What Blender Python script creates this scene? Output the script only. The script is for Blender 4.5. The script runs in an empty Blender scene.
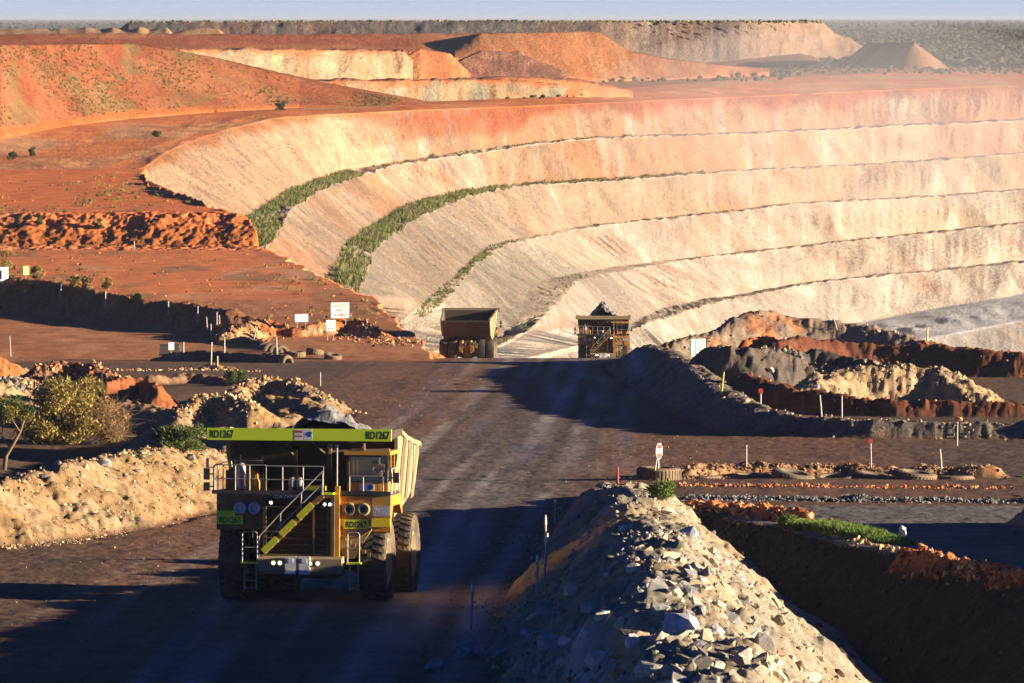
import bpy, bmesh, math, random
import numpy as np
from mathutils import Vector, Matrix, Quaternion

SC = bpy.context.scene
COL = SC.collection
R = math.radians
F = 6000.0                      # focal length in pixels: a long lens
PITCH = math.atan((341.5 - 18.0) / F)
CP, SP = math.cos(PITCH), math.sin(PITCH)


def W(px, py, Y):
    """point at distance Y seen in direction (px, py); camera stands at the origin looking along +Y"""
    px = np.asarray(px, float); py = np.asarray(py, float)
    tx = (px - 512.0) / F; ty = (341.5 - py) / F
    dy = CP + ty * SP; dz = -SP + ty * CP
    t = Y / dy
    return tx * t, Y + 0 * tx, dz * t


# ------------------------------------------------------------------ noise
def _h(ix, iy, seed):
    n = (ix.astype(np.int64) * 374761393 + iy.astype(np.int64) * 668265263 + seed * 974634777) & 0xffffffff
    n = ((n ^ (n >> 13)) * 1274126177) & 0xffffffff
    n = ((n ^ (n >> 16)) * 2246822519) & 0xffffffff
    return ((n ^ (n >> 15)) & 0xffffff) / float(0xffffff)


def vn(x, y, seed=0):
    x = np.asarray(x, float); y = np.asarray(y, float)
    ix = np.floor(x); iy = np.floor(y)
    fx = x - ix; fy = y - iy
    fx = fx * fx * fx * (fx * (fx * 6 - 15) + 10); fy = fy * fy * fy * (fy * (fy * 6 - 15) + 10)
    a = _h(ix, iy, seed); b = _h(ix + 1, iy, seed); c = _h(ix, iy + 1, seed); d = _h(ix + 1, iy + 1, seed)
    return (a + (b - a) * fx) * (1 - fy) + (c + (d - c) * fx) * fy


def fbm(x, y, octv=4, seed=0, gain=0.5):
    """about -1 .. 1"""
    s = 0.0; a = 1.0; t = 0.0
    for k in range(octv):
        s = s + a * (vn(x * 2 ** k + 17.3 * k, y * 2 ** k - 9.1 * k, seed + k) * 2 - 1)
        t += a; a *= gain
    return s / t


def sst(a, b, x):
    t = np.clip((x - a) / (b - a), 0, 1)
    return t * t * (3 - 2 * t)


# ------------------------------------------------------------------ mesh helpers
def raw_mesh(name, co, faces_flat, nper, cols=None, smooth=True):
    """co (N,3), faces_flat (M*nper) index array"""
    me = bpy.data.meshes.new(name)
    co = np.ascontiguousarray(co, dtype=np.float32)
    ff = np.ascontiguousarray(faces_flat, dtype=np.int32).ravel()
    nf = len(ff) // nper
    me.vertices.add(len(co)); me.vertices.foreach_set('co', co.ravel())
    me.loops.add(len(ff)); me.loops.foreach_set('vertex_index', ff)
    me.polygons.add(nf)
    me.polygons.foreach_set('loop_start', np.arange(0, nf * nper, nper, dtype=np.int32))
    me.polygons.foreach_set('use_smooth', np.full(nf, bool(smooth)))
    if cols is not None:
        at = me.color_attributes.new('Col', 'FLOAT_COLOR', 'POINT')
        c4 = np.ones((len(co), 4), np.float32); c4[:, :3] = cols
        at.data.foreach_set('color', c4.ravel())
    me.update(calc_edges=True)
    return me


def grid_mesh(name, P, cols=None, smooth=True, flip=False):
    """P (rows, cols, 3)"""
    r, c = P.shape[:2]
    idx = np.arange(r * c).reshape(r, c)
    q = np.stack([idx[:-1, :-1], idx[:-1, 1:], idx[1:, 1:], idx[1:, :-1]], -1)
    if flip:
        q = q[..., ::-1]
    return raw_mesh(name, P.reshape(-1, 3), q.reshape(-1), 4, None if cols is None else cols.reshape(-1, 3), smooth)


def link(name, me, mat=None, parent=None, loc=None, rot=None):
    o = bpy.data.objects.new(name, me)
    COL.objects.link(o)
    if mat is not None and me is not None:
        me.materials.clear(); me.materials.append(mat)
    if parent is not None:
        o.parent = parent
    if loc is not None:
        o.location = loc
    if rot is not None:
        o.rotation_euler = rot
    return o


def tag(o, label=None, cat=None, group=None, kind=None):
    if label: o['label'] = label
    if cat: o['category'] = cat
    if group: o['group'] = group
    if kind: o['kind'] = kind
    return o


def empty(name, loc=(0, 0, 0), rz=0.0):
    o = bpy.data.objects.new(name, None)
    COL.objects.link(o)
    o.location = loc; o.rotation_euler = (0, 0, rz)
    o.empty_display_size = 0.5
    return o


def copy_tree(o, parent=None):
    c = o.copy(); COL.objects.link(c)
    if parent is not None:
        c.parent = parent
    for ch in list(o.children):
        copy_tree(ch, c)
    return c


class MB:
    """collects shapes into one mesh"""
    def __init__(s):
        s.v = []; s.f = []

    def add(s, vs, fs):
        b = len(s.v); s.v += [tuple(v) for v in vs]; s.f += [tuple(i + b for i in f) for f in fs]
        return s

    def box(s, c, d, rot=None):
        hx, hy, hz = d[0] / 2, d[1] / 2, d[2] / 2
        vs = [Vector((x * hx, y * hy, z * hz)) for x in (-1, 1) for y in (-1, 1) for z in (-1, 1)]
        if rot is not None:
            m = rot if isinstance(rot, Matrix) else Matrix.Rotation(rot, 3, 'Z')
            vs = [m @ v for v in vs]
        c = Vector(c)
        return s.add([v + c for v in vs], [(0, 1, 3, 2), (4, 6, 7, 5), (0, 4, 5, 1), (2, 3, 7, 6), (0, 2, 6, 4), (1, 5, 7, 3)])

    def bar(s, a, b, w, h=None, up=(0, 0, 1)):
        """box beam from a to b, w wide, h high"""
        h = w if h is None else h
        a = Vector(a); b = Vector(b); d = (b - a).normalized(); up = Vector(up)
        if abs(d.dot(up)) > .98: up = Vector((0, 1, 0))
        x = d.cross(up).normalized(); z = x.cross(d)
        vs = [p + x * (i * w / 2) + z * (j * h / 2) for p in (a, b) for i, j in ((-1, -1), (1, -1), (1, 1), (-1, 1))]
        return s.add(vs, [(0, 1, 2, 3), (7, 6, 5, 4), (0, 4, 5, 1), (1, 5, 6, 2), (2, 6, 7, 3), (3, 7, 4, 0)])

    def tube(s, pts, r, n=6, cap=True):
        pts = [Vector(p) for p in pts]
        rs = r if isinstance(r, (list, tuple)) else [r] * len(pts)
        rings = []; ref = None
        for i, p in enumerate(pts):
            d = (pts[min(i + 1, len(pts) - 1)] - pts[max(i - 1, 0)]).normalized()
            if ref is None:
                ref = Vector((1, 0, 0)) if abs(d.x) < .9 else Vector((0, 1, 0))
            x = (ref - d * ref.dot(d)).normalized(); y = d.cross(x); ref = x
            rings.append([p + (x * math.cos(2 * math.pi * k / n) + y * math.sin(2 * math.pi * k / n)) * rs[i] for k in range(n)])
        vs = [v for q in rings for v in q]
        fs = [(i * n + k, i * n + (k + 1) % n, (i + 1) * n + (k + 1) % n, (i + 1) * n + k) for i in range(len(pts) - 1) for k in range(n)]
        if cap:
            fs += [tuple(range(n - 1, -1, -1)), tuple(range((len(pts) - 1) * n, len(pts) * n))]
        return s.add(vs, fs)

    def prism(s, poly, axis, a, b):
        """polygon extruded along axis 'x','y','z' from a to b; poly holds the other two coordinates in order"""
        def P(u, v, t):
            return {'x': (t, u, v), 'y': (u, t, v), 'z': (u, v, t)}[axis]
        n = len(poly)
        vs = [P(u, v, a) for u, v in poly] + [P(u, v, b) for u, v in poly]
        fs = [tuple(range(n - 1, -1, -1)), tuple(range(n, 2 * n))] + [(i, (i + 1) % n, n + (i + 1) % n, n + i) for i in range(n)]
        return s.add(vs, fs)

    def slab(s, top, t):
        """four corner points, thickened by vector t"""
        top = [Vector(p) for p in top]; t = Vector(t); n = len(top)
        vs = top + [p + t for p in top]
        fs = [tuple(range(n)), tuple(range(2 * n - 1, n - 1, -1))] + [(i, n + i, n + (i + 1) % n, (i + 1) % n) for i in range(n)]
        return s.add(vs, fs)

    def lathe(s, prof, axis='x', c=(0, 0, 0), n=32, closed=False):
        """profile (t, r) spun round an axis"""
        c = Vector(c); vs = []; m = len(prof)
        for k in range(n):
            a = 2 * math.pi * k / n; ca, sa = math.cos(a), math.sin(a)
            for t, r in prof:
                vs.append(c + Vector({'x': (t, r * ca, r * sa), 'y': (r * ca, t, r * sa), 'z': (r * ca, r * sa, t)}[axis]))
        fs = []
        for k in range(n):
            for i in range(m if closed else m - 1):
                a, b = k * m + i, k * m + (i + 1) % m
                c2, d = ((k + 1) % n) * m + (i + 1) % m, ((k + 1) % n) * m + i
                fs.append((a, b, c2, d))
        return s.add(vs, fs)

    def mesh(s, name, smooth=False, fix=True):
        me = bpy.data.meshes.new(name)
        me.from_pydata(s.v, [], s.f)
        if fix:
            bm = bmesh.new(); bm.from_mesh(me)
            bmesh.ops.recalc_face_normals(bm, faces=bm.faces)
            bm.to_mesh(me); bm.free()
        if smooth:
            me.polygons.foreach_set('use_smooth', [True] * len(me.polygons))
        me.update()
        return me

    def build(s, name, mat, parent=None, smooth=False, loc=None, rot=None):
        return link(name, s.mesh(name, smooth), mat, parent, loc, rot)


# ------------------------------------------------------------------ materials
def nt(name):
    m = bpy.data.materials.new(name); m.use_nodes = True
    t = m.node_tree; t.nodes.clear()
    out = t.nodes.new('ShaderNodeOutputMaterial')
    b = t.nodes.new('ShaderNodeBsdfPrincipled')
    t.links.new(b.outputs[0], out.inputs[0])
    return m, t, b


def N(t, typ, **kw):
    n = t.nodes.new(typ)
    for k, v in kw.items():
        if k.startswith('i_'):
            n.inputs[k[2:].replace('_', ' ')].default_value = v
        else:
            setattr(n, k, v)
    return n


def soil_mat(name, scale_fine=2.2, scale_mid=0.25, var=0.45, bump=0.25, bump_dist=0.12, rough=0.95, stretch=None):
    """earth whose own colour sits in the mesh attribute Col, broken up by noise"""
    m, t, b = nt(name)
    at = N(t, 'ShaderNodeAttribute', attribute_name='Col')
    tc = N(t, 'ShaderNodeTexCoord')
    vec = tc.outputs['Object']
    if stretch:
        mp = N(t, 'ShaderNodeMapping'); mp.inputs['Scale'].default_value = stretch
        t.links.new(vec, mp.inputs['Vector']); vec = mp.outputs[0]
    n1 = N(t, 'ShaderNodeTexNoise', i_Scale=scale_fine, i_Detail=8.0, i_Roughness=0.65)
    n2 = N(t, 'ShaderNodeTexNoise', i_Scale=scale_mid, i_Detail=6.0, i_Roughness=0.6)
    t.links.new(vec, n1.inputs['Vector']); t.links.new(vec, n2.inputs['Vector'])
    mr1 = N(t, 'ShaderNodeMapRange'); mr1.inputs[1].default_value = .25; mr1.inputs[2].default_value = .75
    mr1.inputs[3].default_value = 1 - var; mr1.inputs[4].default_value = 1 + var
    mr2 = N(t, 'ShaderNodeMapRange'); mr2.inputs[1].default_value = .3; mr2.inputs[2].default_value = .7
    mr2.inputs[3].default_value = 1 - var * .6; mr2.inputs[4].default_value = 1 + var * .6
    t.links.new(n1.outputs['Fac'], mr1.inputs[0]); t.links.new(n2.outputs['Fac'], mr2.inputs[0])
    mu = N(t, 'ShaderNodeMath', operation='MULTIPLY')
    t.links.new(mr1.outputs[0], mu.inputs[0]); t.links.new(mr2.outputs[0], mu.inputs[1])
    sc = N(t, 'ShaderNodeVectorMath', operation='SCALE')
    t.links.new(at.outputs['Color'], sc.inputs[0]); t.links.new(mu.outputs[0], sc.inputs['Scale'])
    t.links.new(sc.outputs[0], b.inputs['Base Color'])
    b.inputs['Roughness'].default_value = rough
    b.inputs['Specular IOR Level'].default_value = 0.15
    if bump:
        bp = N(t, 'ShaderNodeBump', i_Strength=bump, i_Distance=bump_dist)
        t.links.new(n1.outputs['Fac'], bp.inputs['Height']); t.links.new(bp.outputs[0], b.inputs['Normal'])
    return m


def paint(name, col, rough=0.5, metal=0.0, dirt=0.35, dirt_col=(.22, .12, .06), scale=1.6, spec=.4):
    """paint or metal with dust and wear of its own colour"""
    m, t, b = nt(name)
    tc = N(t, 'ShaderNodeTexCoord')
    n1 = N(t, 'ShaderNodeTexNoise', i_Scale=scale, i_Detail=8.0, i_Roughness=0.7)
    t.links.new(tc.outputs['Object'], n1.inputs['Vector'])
    mr = N(t, 'ShaderNodeMapRange'); mr.inputs[1].default_value = .42; mr.inputs[2].default_value = .72
    mr.inputs[3].default_value = 0; mr.inputs[4].default_value = dirt
    t.links.new(n1.outputs['Fac'], mr.inputs[0])
    mx = N(t, 'ShaderNodeMix', data_type='RGBA')
    mx.inputs[6].default_value = (*col, 1); mx.inputs[7].default_value = (*dirt_col, 1)
    t.links.new(mr.outputs[0], mx.inputs[0]); t.links.new(mx.outputs[2], b.inputs['Base Color'])
    b.inputs['Roughness'].default_value = rough; b.inputs['Metallic'].default_value = metal
    b.inputs['Specular IOR Level'].default_value = spec
    return m


def emit(name, col, strength):
    m, t, b = nt(name)
    b.inputs['Base Color'].default_value = (*col, 1)
    b.inputs['Emission Color'].default_value = (*col, 1); b.inputs['Emission Strength'].default_value = strength
    return m
# ------------------------------------------------------------------ the near ground: one height field
TAN = (.40, .245, .105); PALE = (.44, .31, .165); RED = (.34, .105, .036); ORANGE = (.40, .125, .036)
ROADC = (.135, .082, .052); DARKRED = (.17, .06, .03)

PXS = np.concatenate([np.arange(-620, -24, 6.0), np.arange(-24, 1050, 1.55), np.arange(1050, 1700, 7.0)])


def _rows():
    ys = [118.0]
    while ys[-1] < 1104:
        y = ys[-1]
        if y < 345: d = .34
        elif y < 540: d = .55
        elif y < 722: d = .62
        elif y < 770: d = .8
        elif y < 930: d = 1.1
        elif y < 962: d = .45
        else: d = 1.3
        ys.append(y + d)
    return np.array(ys)


YS = _rows()
GX = (PXS[None, :] - 512) / F * YS[:, None]
GY = np.repeat(YS[:, None], len(PXS), 1)


def road_z(Y):
    return -14.5 - .0365 * np.minimum(Y, 719)


ZL_Y = [0, 707, 941, 956, 1091, 1400]
ZL_Z = [-14.5, -14.5 - .0365 * 707, -35.6, -31.2, -28.0, -21.0]
RIM_Y = [719, 760, 816, 846, 883, 936, 953, 960, 977, 998, 1011, 1046, 1088, 1140]
RIM_X = [-9.6, -13.5, -18.8, -24.8, -30.5, -38.8, -41.6, -44.6, -49.5, -53.0, -57.0, -63.3, -66.7, -67]
LEDGE_Y = [100, 188, 227, 254, 269, 281, 302, 316, 322]
LEDGE_X = [40, 31, 26, 21.7, 18.7, 15.8, 12.5, 9.4, 5.0]
BERM_Y = [100, 150, 170, 200, 240, 280, 310, 338]
BERM_X = [5.0, 4.9, 4.8, 4.9, 5.2, 5.5, 5.9, 6.3]
BERM_H = [3.9, 3.9, 3.8, 3.55, 3.25, 2.5, 1.6, .15]


def near_base(x, Y):
    wob = fbm(x * .09, Y * .03, 4, 5) * 3.2 + fbm(x * .3, Y * .08, 4, 6) * 1.3
    yb = np.where((Y > 925) & (Y < 975), Y + wob * sst(925, 945, Y) * (1 - sst(955, 975, Y)), Y)
    zl = np.interp(yb, ZL_Y, ZL_Z)
    xr = np.interp(Y, RIM_Y, RIM_X) + fbm(x * .3, Y * .10, 4, 9) * 1.7 * (1 - .75 * sst(935, 960, Y))
    zp = -14.5 - .0365 * 719 - .07 * (Y - 719) - .12 * np.maximum(0, Y - 830)
    zpit = np.maximum(zl - 14.0 * np.maximum(0, x - xr), zp)
    z = np.where(Y > 719, zpit, np.where(x < -9.6, zl, road_z(Y)))
    # the trench on the far side of the berm
    xl = np.interp(Y, LEDGE_Y, LEDGE_X) + fbm(x * .3, Y * .1, 3, 12) * .5
    bx = np.interp(Y, BERM_Y, BERM_X)
    s = np.maximum(0, xl - x) * .9
    tr = np.minimum(.72 * s, 7.5) * (x > bx) * (Y < 322)
    return z - tr


GZ = near_base(GX, GY)
GC = np.zeros(GX.shape + (3,), np.float32)
ROUGH = np.full(GX.shape, .05)


def setc(mask, col, amt=1.0):
    m = (mask * amt)[..., None]
    GC[...] = GC * (1 - m) + np.array(col, np.float32) * m


# --- soil colours of the flat ground
_n1 = fbm(GX * .05, GY * .02, 5, 21); _n2 = fbm(GX * .4, GY * .08, 4, 22)
_n3 = fbm(GX * .9 + 40, GY * .02, 3, 23)
setc(np.ones_like(GX), ROADC)
setc(sst(-.1, .5, _n2), (.16, .098, .064), .6)
setc(sst(.0, .6, _n1), (.19, .098, .05), .5)
# packed wheel tracks that run with the road: paler, greyer, shaped by passing trucks
_curve = np.interp(GY, [120, 240, 320, 420, 560, 720], [-10, -8.6, -6.2, -3.0, .3, 2.2])
setc(sst(.1, .6, fbm(GX * .25, GY * .02, 4, 36)), (.20, .11, .062), .6)
for off, wd, am in ((-3.1, .9, .6), (-.6, .8, .45), (2.9, .9, .65), (5.4, .9, .6), (8.2, 1.1, .55), (11.0, .9, .5), (-5.9, .9, .5), (-8.8, .9, .4)):
    dd = np.abs(GX - _curve - off - fbm(GX * 0 + off, GY * .006, 2, 31) * 1.6)
    setc((1 - sst(wd * .1, wd * 1.3, dd)) * sst(-.5, .4, fbm(GX * .5, GY * .02, 4, 33)), (.37, .295, .23), am)
WET = np.zeros_like(GX)
for off, wd in ((-3.1, 1.1), (-.6, .9), (2.9, 1.1), (5.4, 1.1), (8.2, 1.2), (11.0, 1.0), (-5.9, 1.0), (-8.8, 1.0)):
    dd = np.abs(GX - _curve - off - fbm(GX * 0 + off, GY * .006, 2, 31) * 1.6)
    WET = np.maximum(WET, (1 - sst(wd * .1, wd * 1.5, dd)) * sst(-.4, .5, fbm(GX * .4, GY * .03, 4, 35)))
WET *= (GX > -14) * (GX < 24) * (GY < 720)
# tread prints and smears drawn out along the driving direction
_al = GX - _curve
_tp = fbm(_al * 2.6, GY * .035, 4, 37); _tq = fbm(_al * .8, GY * .012, 4, 38)
_rm = (GX > -18) * (GX < 26) * (1 - sst(715, 722, GY))
setc(sst(.15, .6, _tp) * _rm, (.24, .18, .14), .28); setc(sst(.15, .6, -_tp) * _rm, (.085, .058, .042), .28)
setc(_rm * sst(2.5, 9, np.abs(_al - 3.5)) * .75, (.23, .112, .06), .7); setc(_rm * (1 - sst(2, 8, np.abs(_al - 3.5))), (.135, .118, .11), .45)
for off, wd, am in ((-2.6, .8, .7), (1.2, .5, .5), (4.6, .8, .75), (7.2, .6, .6), (9.6, .7, .5), (-6.2, .6, .45)):
    dd = np.abs(_al - off - fbm(GX * 0 + off, GY * .006, 2, 31) * 1.2)
    setc((1 - sst(wd * .2, wd * 1.2, dd)) * _rm * sst(-.35, .35, fbm(GX * .3, GY * .02, 4, 34)), (.40, .34, .285), am)
setc(sst(.15, .5, _tq) * _rm, (.09, .062, .048), .55)
# left side road and terraces
lz = sst(690, 715, GY) * (GX < np.interp(GY, RIM_Y, RIM_X) + 1)
setc(lz, (.42, .17, .072)); setc(lz * sst(-.1, .5, _n2), (.52, .25, .12), .6)
ter = lz * sst(800, 830, GY)
setc(ter, (.68, .22, .08)); setc(ter * sst(.05, .5, fbm(GX * .06, GY * .03, 4, 41)), (.58, .36, .21), .8)
setc(ter * sst(.15, .5, fbm(GX * .2, GY * .05, 4, 42)), (.22, .17, .07), .55)
up = lz * sst(946, 953, GY)
setc(lz * sst(932, 940, GY) * (1 - sst(950, 956, GY)), ORANGE)
setc(up, (.70, .20, .062)); setc(up * sst(.1, .5, _n1), (.50, .19, .08), .7)
ROUGH += lz * .03 * sst(770, 800, GY) + lz * sst(925, 935, GY) * (1 - sst(955, 965, GY)) * .35
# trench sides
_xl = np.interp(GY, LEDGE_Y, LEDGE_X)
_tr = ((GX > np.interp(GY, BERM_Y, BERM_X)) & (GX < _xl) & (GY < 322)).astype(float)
setc(_tr, (.034, .026, .021)); ROUGH += _tr * .12  # the trench's deep shade is put into the soil colour
_rt = ((GX >= _xl) & (GY < 322)).astype(float)
setc(_rt, (.17, .15, .135))


def ridge(pts, slope=.68, top=.5, rough=.35, col=TAN, col2=None, seed=0, mode='px', amp=.5, stretch=1.0):
    """pile of earth along a crest line; pts are crest points (px, py, Y) or world points"""
    if mode == 'px':
        w = [tuple(float(q) for q in W(a, b, c)) for a, b, c in pts]
    else:
        w = pts
    w = np.array(w, float)
    reach = 16.0
    i0 = np.searchsorted(YS, w[:, 1].min() - reach * 1.3); i1 = np.searchsorted(YS, w[:, 1].max() + reach * 1.3)
    gx = GX[i0:i1]; gy = GY[i0:i1]
    cs = np.where(((gx > w[:, 0].min() - reach) & (gx < w[:, 0].max() + reach)).any(0))[0]
    if len(cs) == 0: return
    c0, c1 = cs[0], cs[-1] + 1
    gx = gx[:, c0:c1]; gy = gy[:, c0:c1]
    jx = gx + fbm(gx * .35, gy * .35, 3, seed + 1) * amp * 1.4; jy = gy + fbm(gx * .35 + 9, gy * .35, 3, seed + 2) * amp * 1.4
    best = np.full(gx.shape, -1e9)
    for k in range(len(w) - 1):
        a, b = w[k], w[k + 1]
        d = b[:2] - a[:2]; L2 = (d ** 2).sum() + 1e-9
        t = np.clip(((jx - a[0]) * d[0] + (jy - a[1]) * d[1]) / L2, 0, 1)
        dist = np.hypot(jx - a[0] - t * d[0], (jy - a[1] - t * d[1]) * stretch)
        zc = a[2] + t * (b[2] - a[2])
        zz = zc - slope * np.maximum(0, dist - top) - .12 * np.minimum(dist, top) ** 2
        best = np.maximum(best, zz)
    best = best + fbm(gx * .22, gy * .22, 4, seed + 3) * amp * .7 + fbm(gx * 1.1, gy * 1.1, 3, seed + 4) * .16 * min(1, amp * 2)
    z = GZ[i0:i1, c0:c1]
    on = sst(-.05, .35, best - z)
    # smooth foot
    h = np.clip(.5 + .5 * (best - z) / .5, 0, 1)
    GZ[i0:i1, c0:c1] = z + (best - z) * h + .0
    GZ[i0:i1, c0:c1] = np.maximum(GZ[i0:i1, c0:c1], z)
    c = np.array(col, np.float32)[None, None]
    if col2 is not None:
        k = sst(-.15, .3, fbm(gx * .25, gy * .25, 4, seed + 7))[..., None]
        c = c * (1 - k) + np.array(col2, np.float32) * k
    GC[i0:i1, c0:c1] = GC[i0:i1, c0:c1] * (1 - on[..., None]) + c * on[..., None]
    ROUGH[i0:i1, c0:c1] = ROUGH[i0:i1, c0:c1] * (1 - on) + rough * on


# the berm of broken rock beside the road
bpts = [(bx, by, -14.5 - .0365 * by + bh) for bx, by, bh in zip(BERM_X, BERM_Y, BERM_H)]
ridge(bpts, slope=.80, top=1.1, rough=.25, col=(.27, .23, .17), col2=(.31, .24, .15), seed=100, mode='w', amp=.7)
# left bank along the road
ridge([(-120, 486, 280), (-40, 484, 286), (0, 478, 292), (60, 466, 303), (110, 458, 314), (150, 450, 326), (190, 447, 340), (222, 446, 356), (238, 438, 384), (262, 424, 420), (296, 411, 462), (326, 400, 500)],
      slope=.62, top=.8, rough=.28, col=(.27, .17, .08), col2=(.30, .21, .12), seed=200, amp=.55)
# hollow and spoil behind it
ridge([(172, 402, 428), (190, 389, 432), (212, 386, 434), (236, 393, 432), (252, 404, 428)], .66, .7, .25, PALE, TAN, 220, amp=.4)
ridge([(228, 398, 500), (250, 383, 505), (268, 377, 508), (292, 381, 506), (314, 391, 500), (326, 401, 495)], .7, .5, .35, (.30, .20, .12), TAN, 240, amp=.5)
ridge([(40, 364, 560), (70, 361, 566), (98, 366, 560), (116, 377, 545), (126, 392, 530)], .75, .6, .4, (.23, .12, .07), (.30, .13, .06), 260, amp=.6)
ridge([(108, 385, 505), (130, 378, 510), (150, 381, 508), (160, 392, 500)], .9, .3, .45, (.33, .11, .045), RED, 270, amp=.6)
ridge([(-60, 374, 640), (40, 369, 648), (110, 370, 652), (170, 369, 655), (215, 367, 655), (250, 372, 650), (270, 377, 640)], .5, .8, .35, (.32, .22, .14), TAN, 280, amp=.5)
ridge([(-60, 345, 600), (-10, 352, 600), (14, 361, 602), (30, 374, 600)], .7, .5, .3, ORANGE, (.5, .22, .08), 290, amp=.5)
ridge([(-40, 386, 505), (10, 378, 515), (34, 380, 518), (48, 388, 515)], .6, .4, .4, PALE, TAN, 300, amp=.5)
_bw = np.exp(-((GX + 31 * GY / 420) / 11.) ** 2 - ((GY - 408) / 46.) ** 2); GZ -= 2.0 * _bw; setc(_bw, (.10, .065, .04), .8)  # hollow dug out, its shade put into a darker soil colour
ridge([(104, 408, 470), (128, 401, 474), (150, 404, 470), (172, 412, 460)], .55, .7, .3, (.26, .15, .085), (.34, .21, .11), 306, amp=.6)
ridge([(-40, 402, 470), (-5, 396, 476), (22, 400, 474), (44, 408, 468)], .6, .7, .3, (.30, .17, .09), (.38, .24, .13), 307, amp=.6)
ridge([(268, 396, 470), (290, 398, 466), (312, 405, 460), (330, 413, 452)], .6, .6, .3, TAN, (.30, .19, .10), 308, amp=.5)
ridge([(150, 378, 590), (182, 374, 598), (215, 376, 596), (236, 382, 585)], .6, .6, .3, (.30, .16, .08), (.24, .14, .085), 309, amp=.5)
# cut along the left road and the heaps by the signs
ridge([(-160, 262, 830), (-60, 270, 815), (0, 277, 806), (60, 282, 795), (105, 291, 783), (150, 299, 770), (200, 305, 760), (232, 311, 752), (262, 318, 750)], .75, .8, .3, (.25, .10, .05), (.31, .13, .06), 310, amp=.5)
ridge([(226, 334, 735), (246, 326, 742), (264, 322, 748), (290, 327, 746), (318, 323, 748), (340, 319, 754), (362, 323, 752), (382, 336, 742), (400, 350, 730)], .62, .7, .4, ORANGE, (.50, .30, .15), 330, amp=.6)
ridge([(368, 305, 806), (382, 312, 790), (400, 327, 768), (420, 345, 742), (430, 354, 730)], .7, .4, .3, ORANGE, (.46, .19, .07), 340, amp=.4)
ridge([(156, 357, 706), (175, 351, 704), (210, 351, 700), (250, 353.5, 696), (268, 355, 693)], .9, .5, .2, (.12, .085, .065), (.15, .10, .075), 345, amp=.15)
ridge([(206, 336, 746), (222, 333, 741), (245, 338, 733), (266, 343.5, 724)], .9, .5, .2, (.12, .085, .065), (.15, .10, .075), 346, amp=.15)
# windrow along the pit rim
ridge([(249, 220, 955), (233, 209.5, 962), (208, 203, 979), (190, 196.5, 1000), (173, 191.5, 1012), (152, 181, 1046), (147, 171.5, 1084)], .9, .3, .3, ORANGE, (.42, .19, .075), 350, amp=.3)
ridge([(60, 182, 1058), (90, 180, 1062), (112, 180, 1060)], .5, .3, .3, RED, None, 355, amp=.3)
ridge([(-20, 188, 1040), (-80, 186, 1040)], .5, .3, .3, RED, None, 356, amp=.3)
# right: windrow round the side road, then one heap after the other towards the pit
ridge([(1250, 428, 428), (1100, 424, 430), (1024, 422, 432), (950, 421, 433), (860, 419, 434), (800, 417, 437), (765, 411, 446), (738, 399, 468), (712, 382, 505), (690, 364, 560), (668, 350, 615), (650, 346, 655), (641, 350, 690), (636, 357, 714)],
      .68, .8, .28, (.15, .12, .095), (.18, .14, .10), 400, amp=.2)
ridge([(742, 374, 505), (790, 388, 492), (850, 396, 488), (900, 400, 486), (960, 402, 485), (1040, 404, 484), (1200, 405, 484)], .75, .4, .3, DARKRED, (.20, .075, .04), 420, amp=.2)
ridge([(812, 384, 520), (826, 374, 524), (850, 369, 528), (880, 369, 528), (912, 365, 530), (934, 366, 530), (958, 381, 526), (984, 400, 520)], .58, .9, .4, (.36, .25, .14), (.38, .29, .18), 440, amp=.32)
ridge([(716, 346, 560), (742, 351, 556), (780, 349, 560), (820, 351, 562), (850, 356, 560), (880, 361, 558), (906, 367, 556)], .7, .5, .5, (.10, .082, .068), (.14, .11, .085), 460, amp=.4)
ridge([(776, 341, 622), (800, 337, 628), (840, 342, 630), (880, 344, 630), (930, 345, 628), (975, 349, 625), (1030, 353, 622), (1180, 356, 620)], .62, .8, .3, DARKRED, (.20, .075, .04), 480, amp=.25)
ridge([(660, 348, 672), (690, 337, 676), (716, 331, 680), (738, 319, 684), (758, 310, 688), (776, 311, 690), (800, 318, 690), (830, 321, 690), (868, 326, 688), (905, 335, 684), (940, 345, 680)], .66, .8, .3, (.27, .20, .14), (.32, .15, .075), 500, amp=.35)
ridge([(744, 341, 640), (758, 336, 644), (774, 337, 642), (786, 342, 638)], 1.2, .3, .35, ORANGE, RED, 512, amp=.25)
# soil round the half buried tyres, the low stone row and the red rubble on the trench edge
ridge([(682, 469, 360), (704, 466, 362), (760, 465.5, 363), (840, 465, 364), (920, 466, 363), (985, 468, 362)], .85, 1.0, .3, (.40, .25, .13), (.42, .20, .085), 520, amp=.3)
ridge([(690, 497, 330), (760, 499, 329), (840, 499, 328), (930, 499, 327), (1060, 500, 326), (1200, 500, 326)], .6, .5, .3, (.24, .225, .20), (.20, .18, .16), 530, amp=.25)
ridge([(690, 502, 322), (730, 507, 316), (770, 512, 309), (800, 516, 305)], .6, .3, .35, (.42, .15, .06), ORANGE, 540, amp=.3)
ridge([(906, 548, 272), (940, 557, 267), (980, 566, 261), (1030, 577, 254), (1100, 592, 243)], 1.3, .25, .3, (.30, .10, .05), RED, 550, amp=.2)
# unseen low bank, added beyond the right edge to shade the lower right corner
ridge([(27.5, 300, -24.0), (29, 282, -23.0), (30, 262, -22.2), (31, 236, -21.4)], .66, .6, .3, (.25, .19, .14), TAN, 560, mode='w', amp=.4)

# nothing piled on the rim hangs out over the pit
_pm = (GY > 719) & (GX > np.interp(GY, RIM_Y, RIM_X) - 2.5) & (GX < 6)
GZ = np.where(_pm, np.minimum(GZ, near_base(GX, GY) + .9), GZ)
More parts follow.
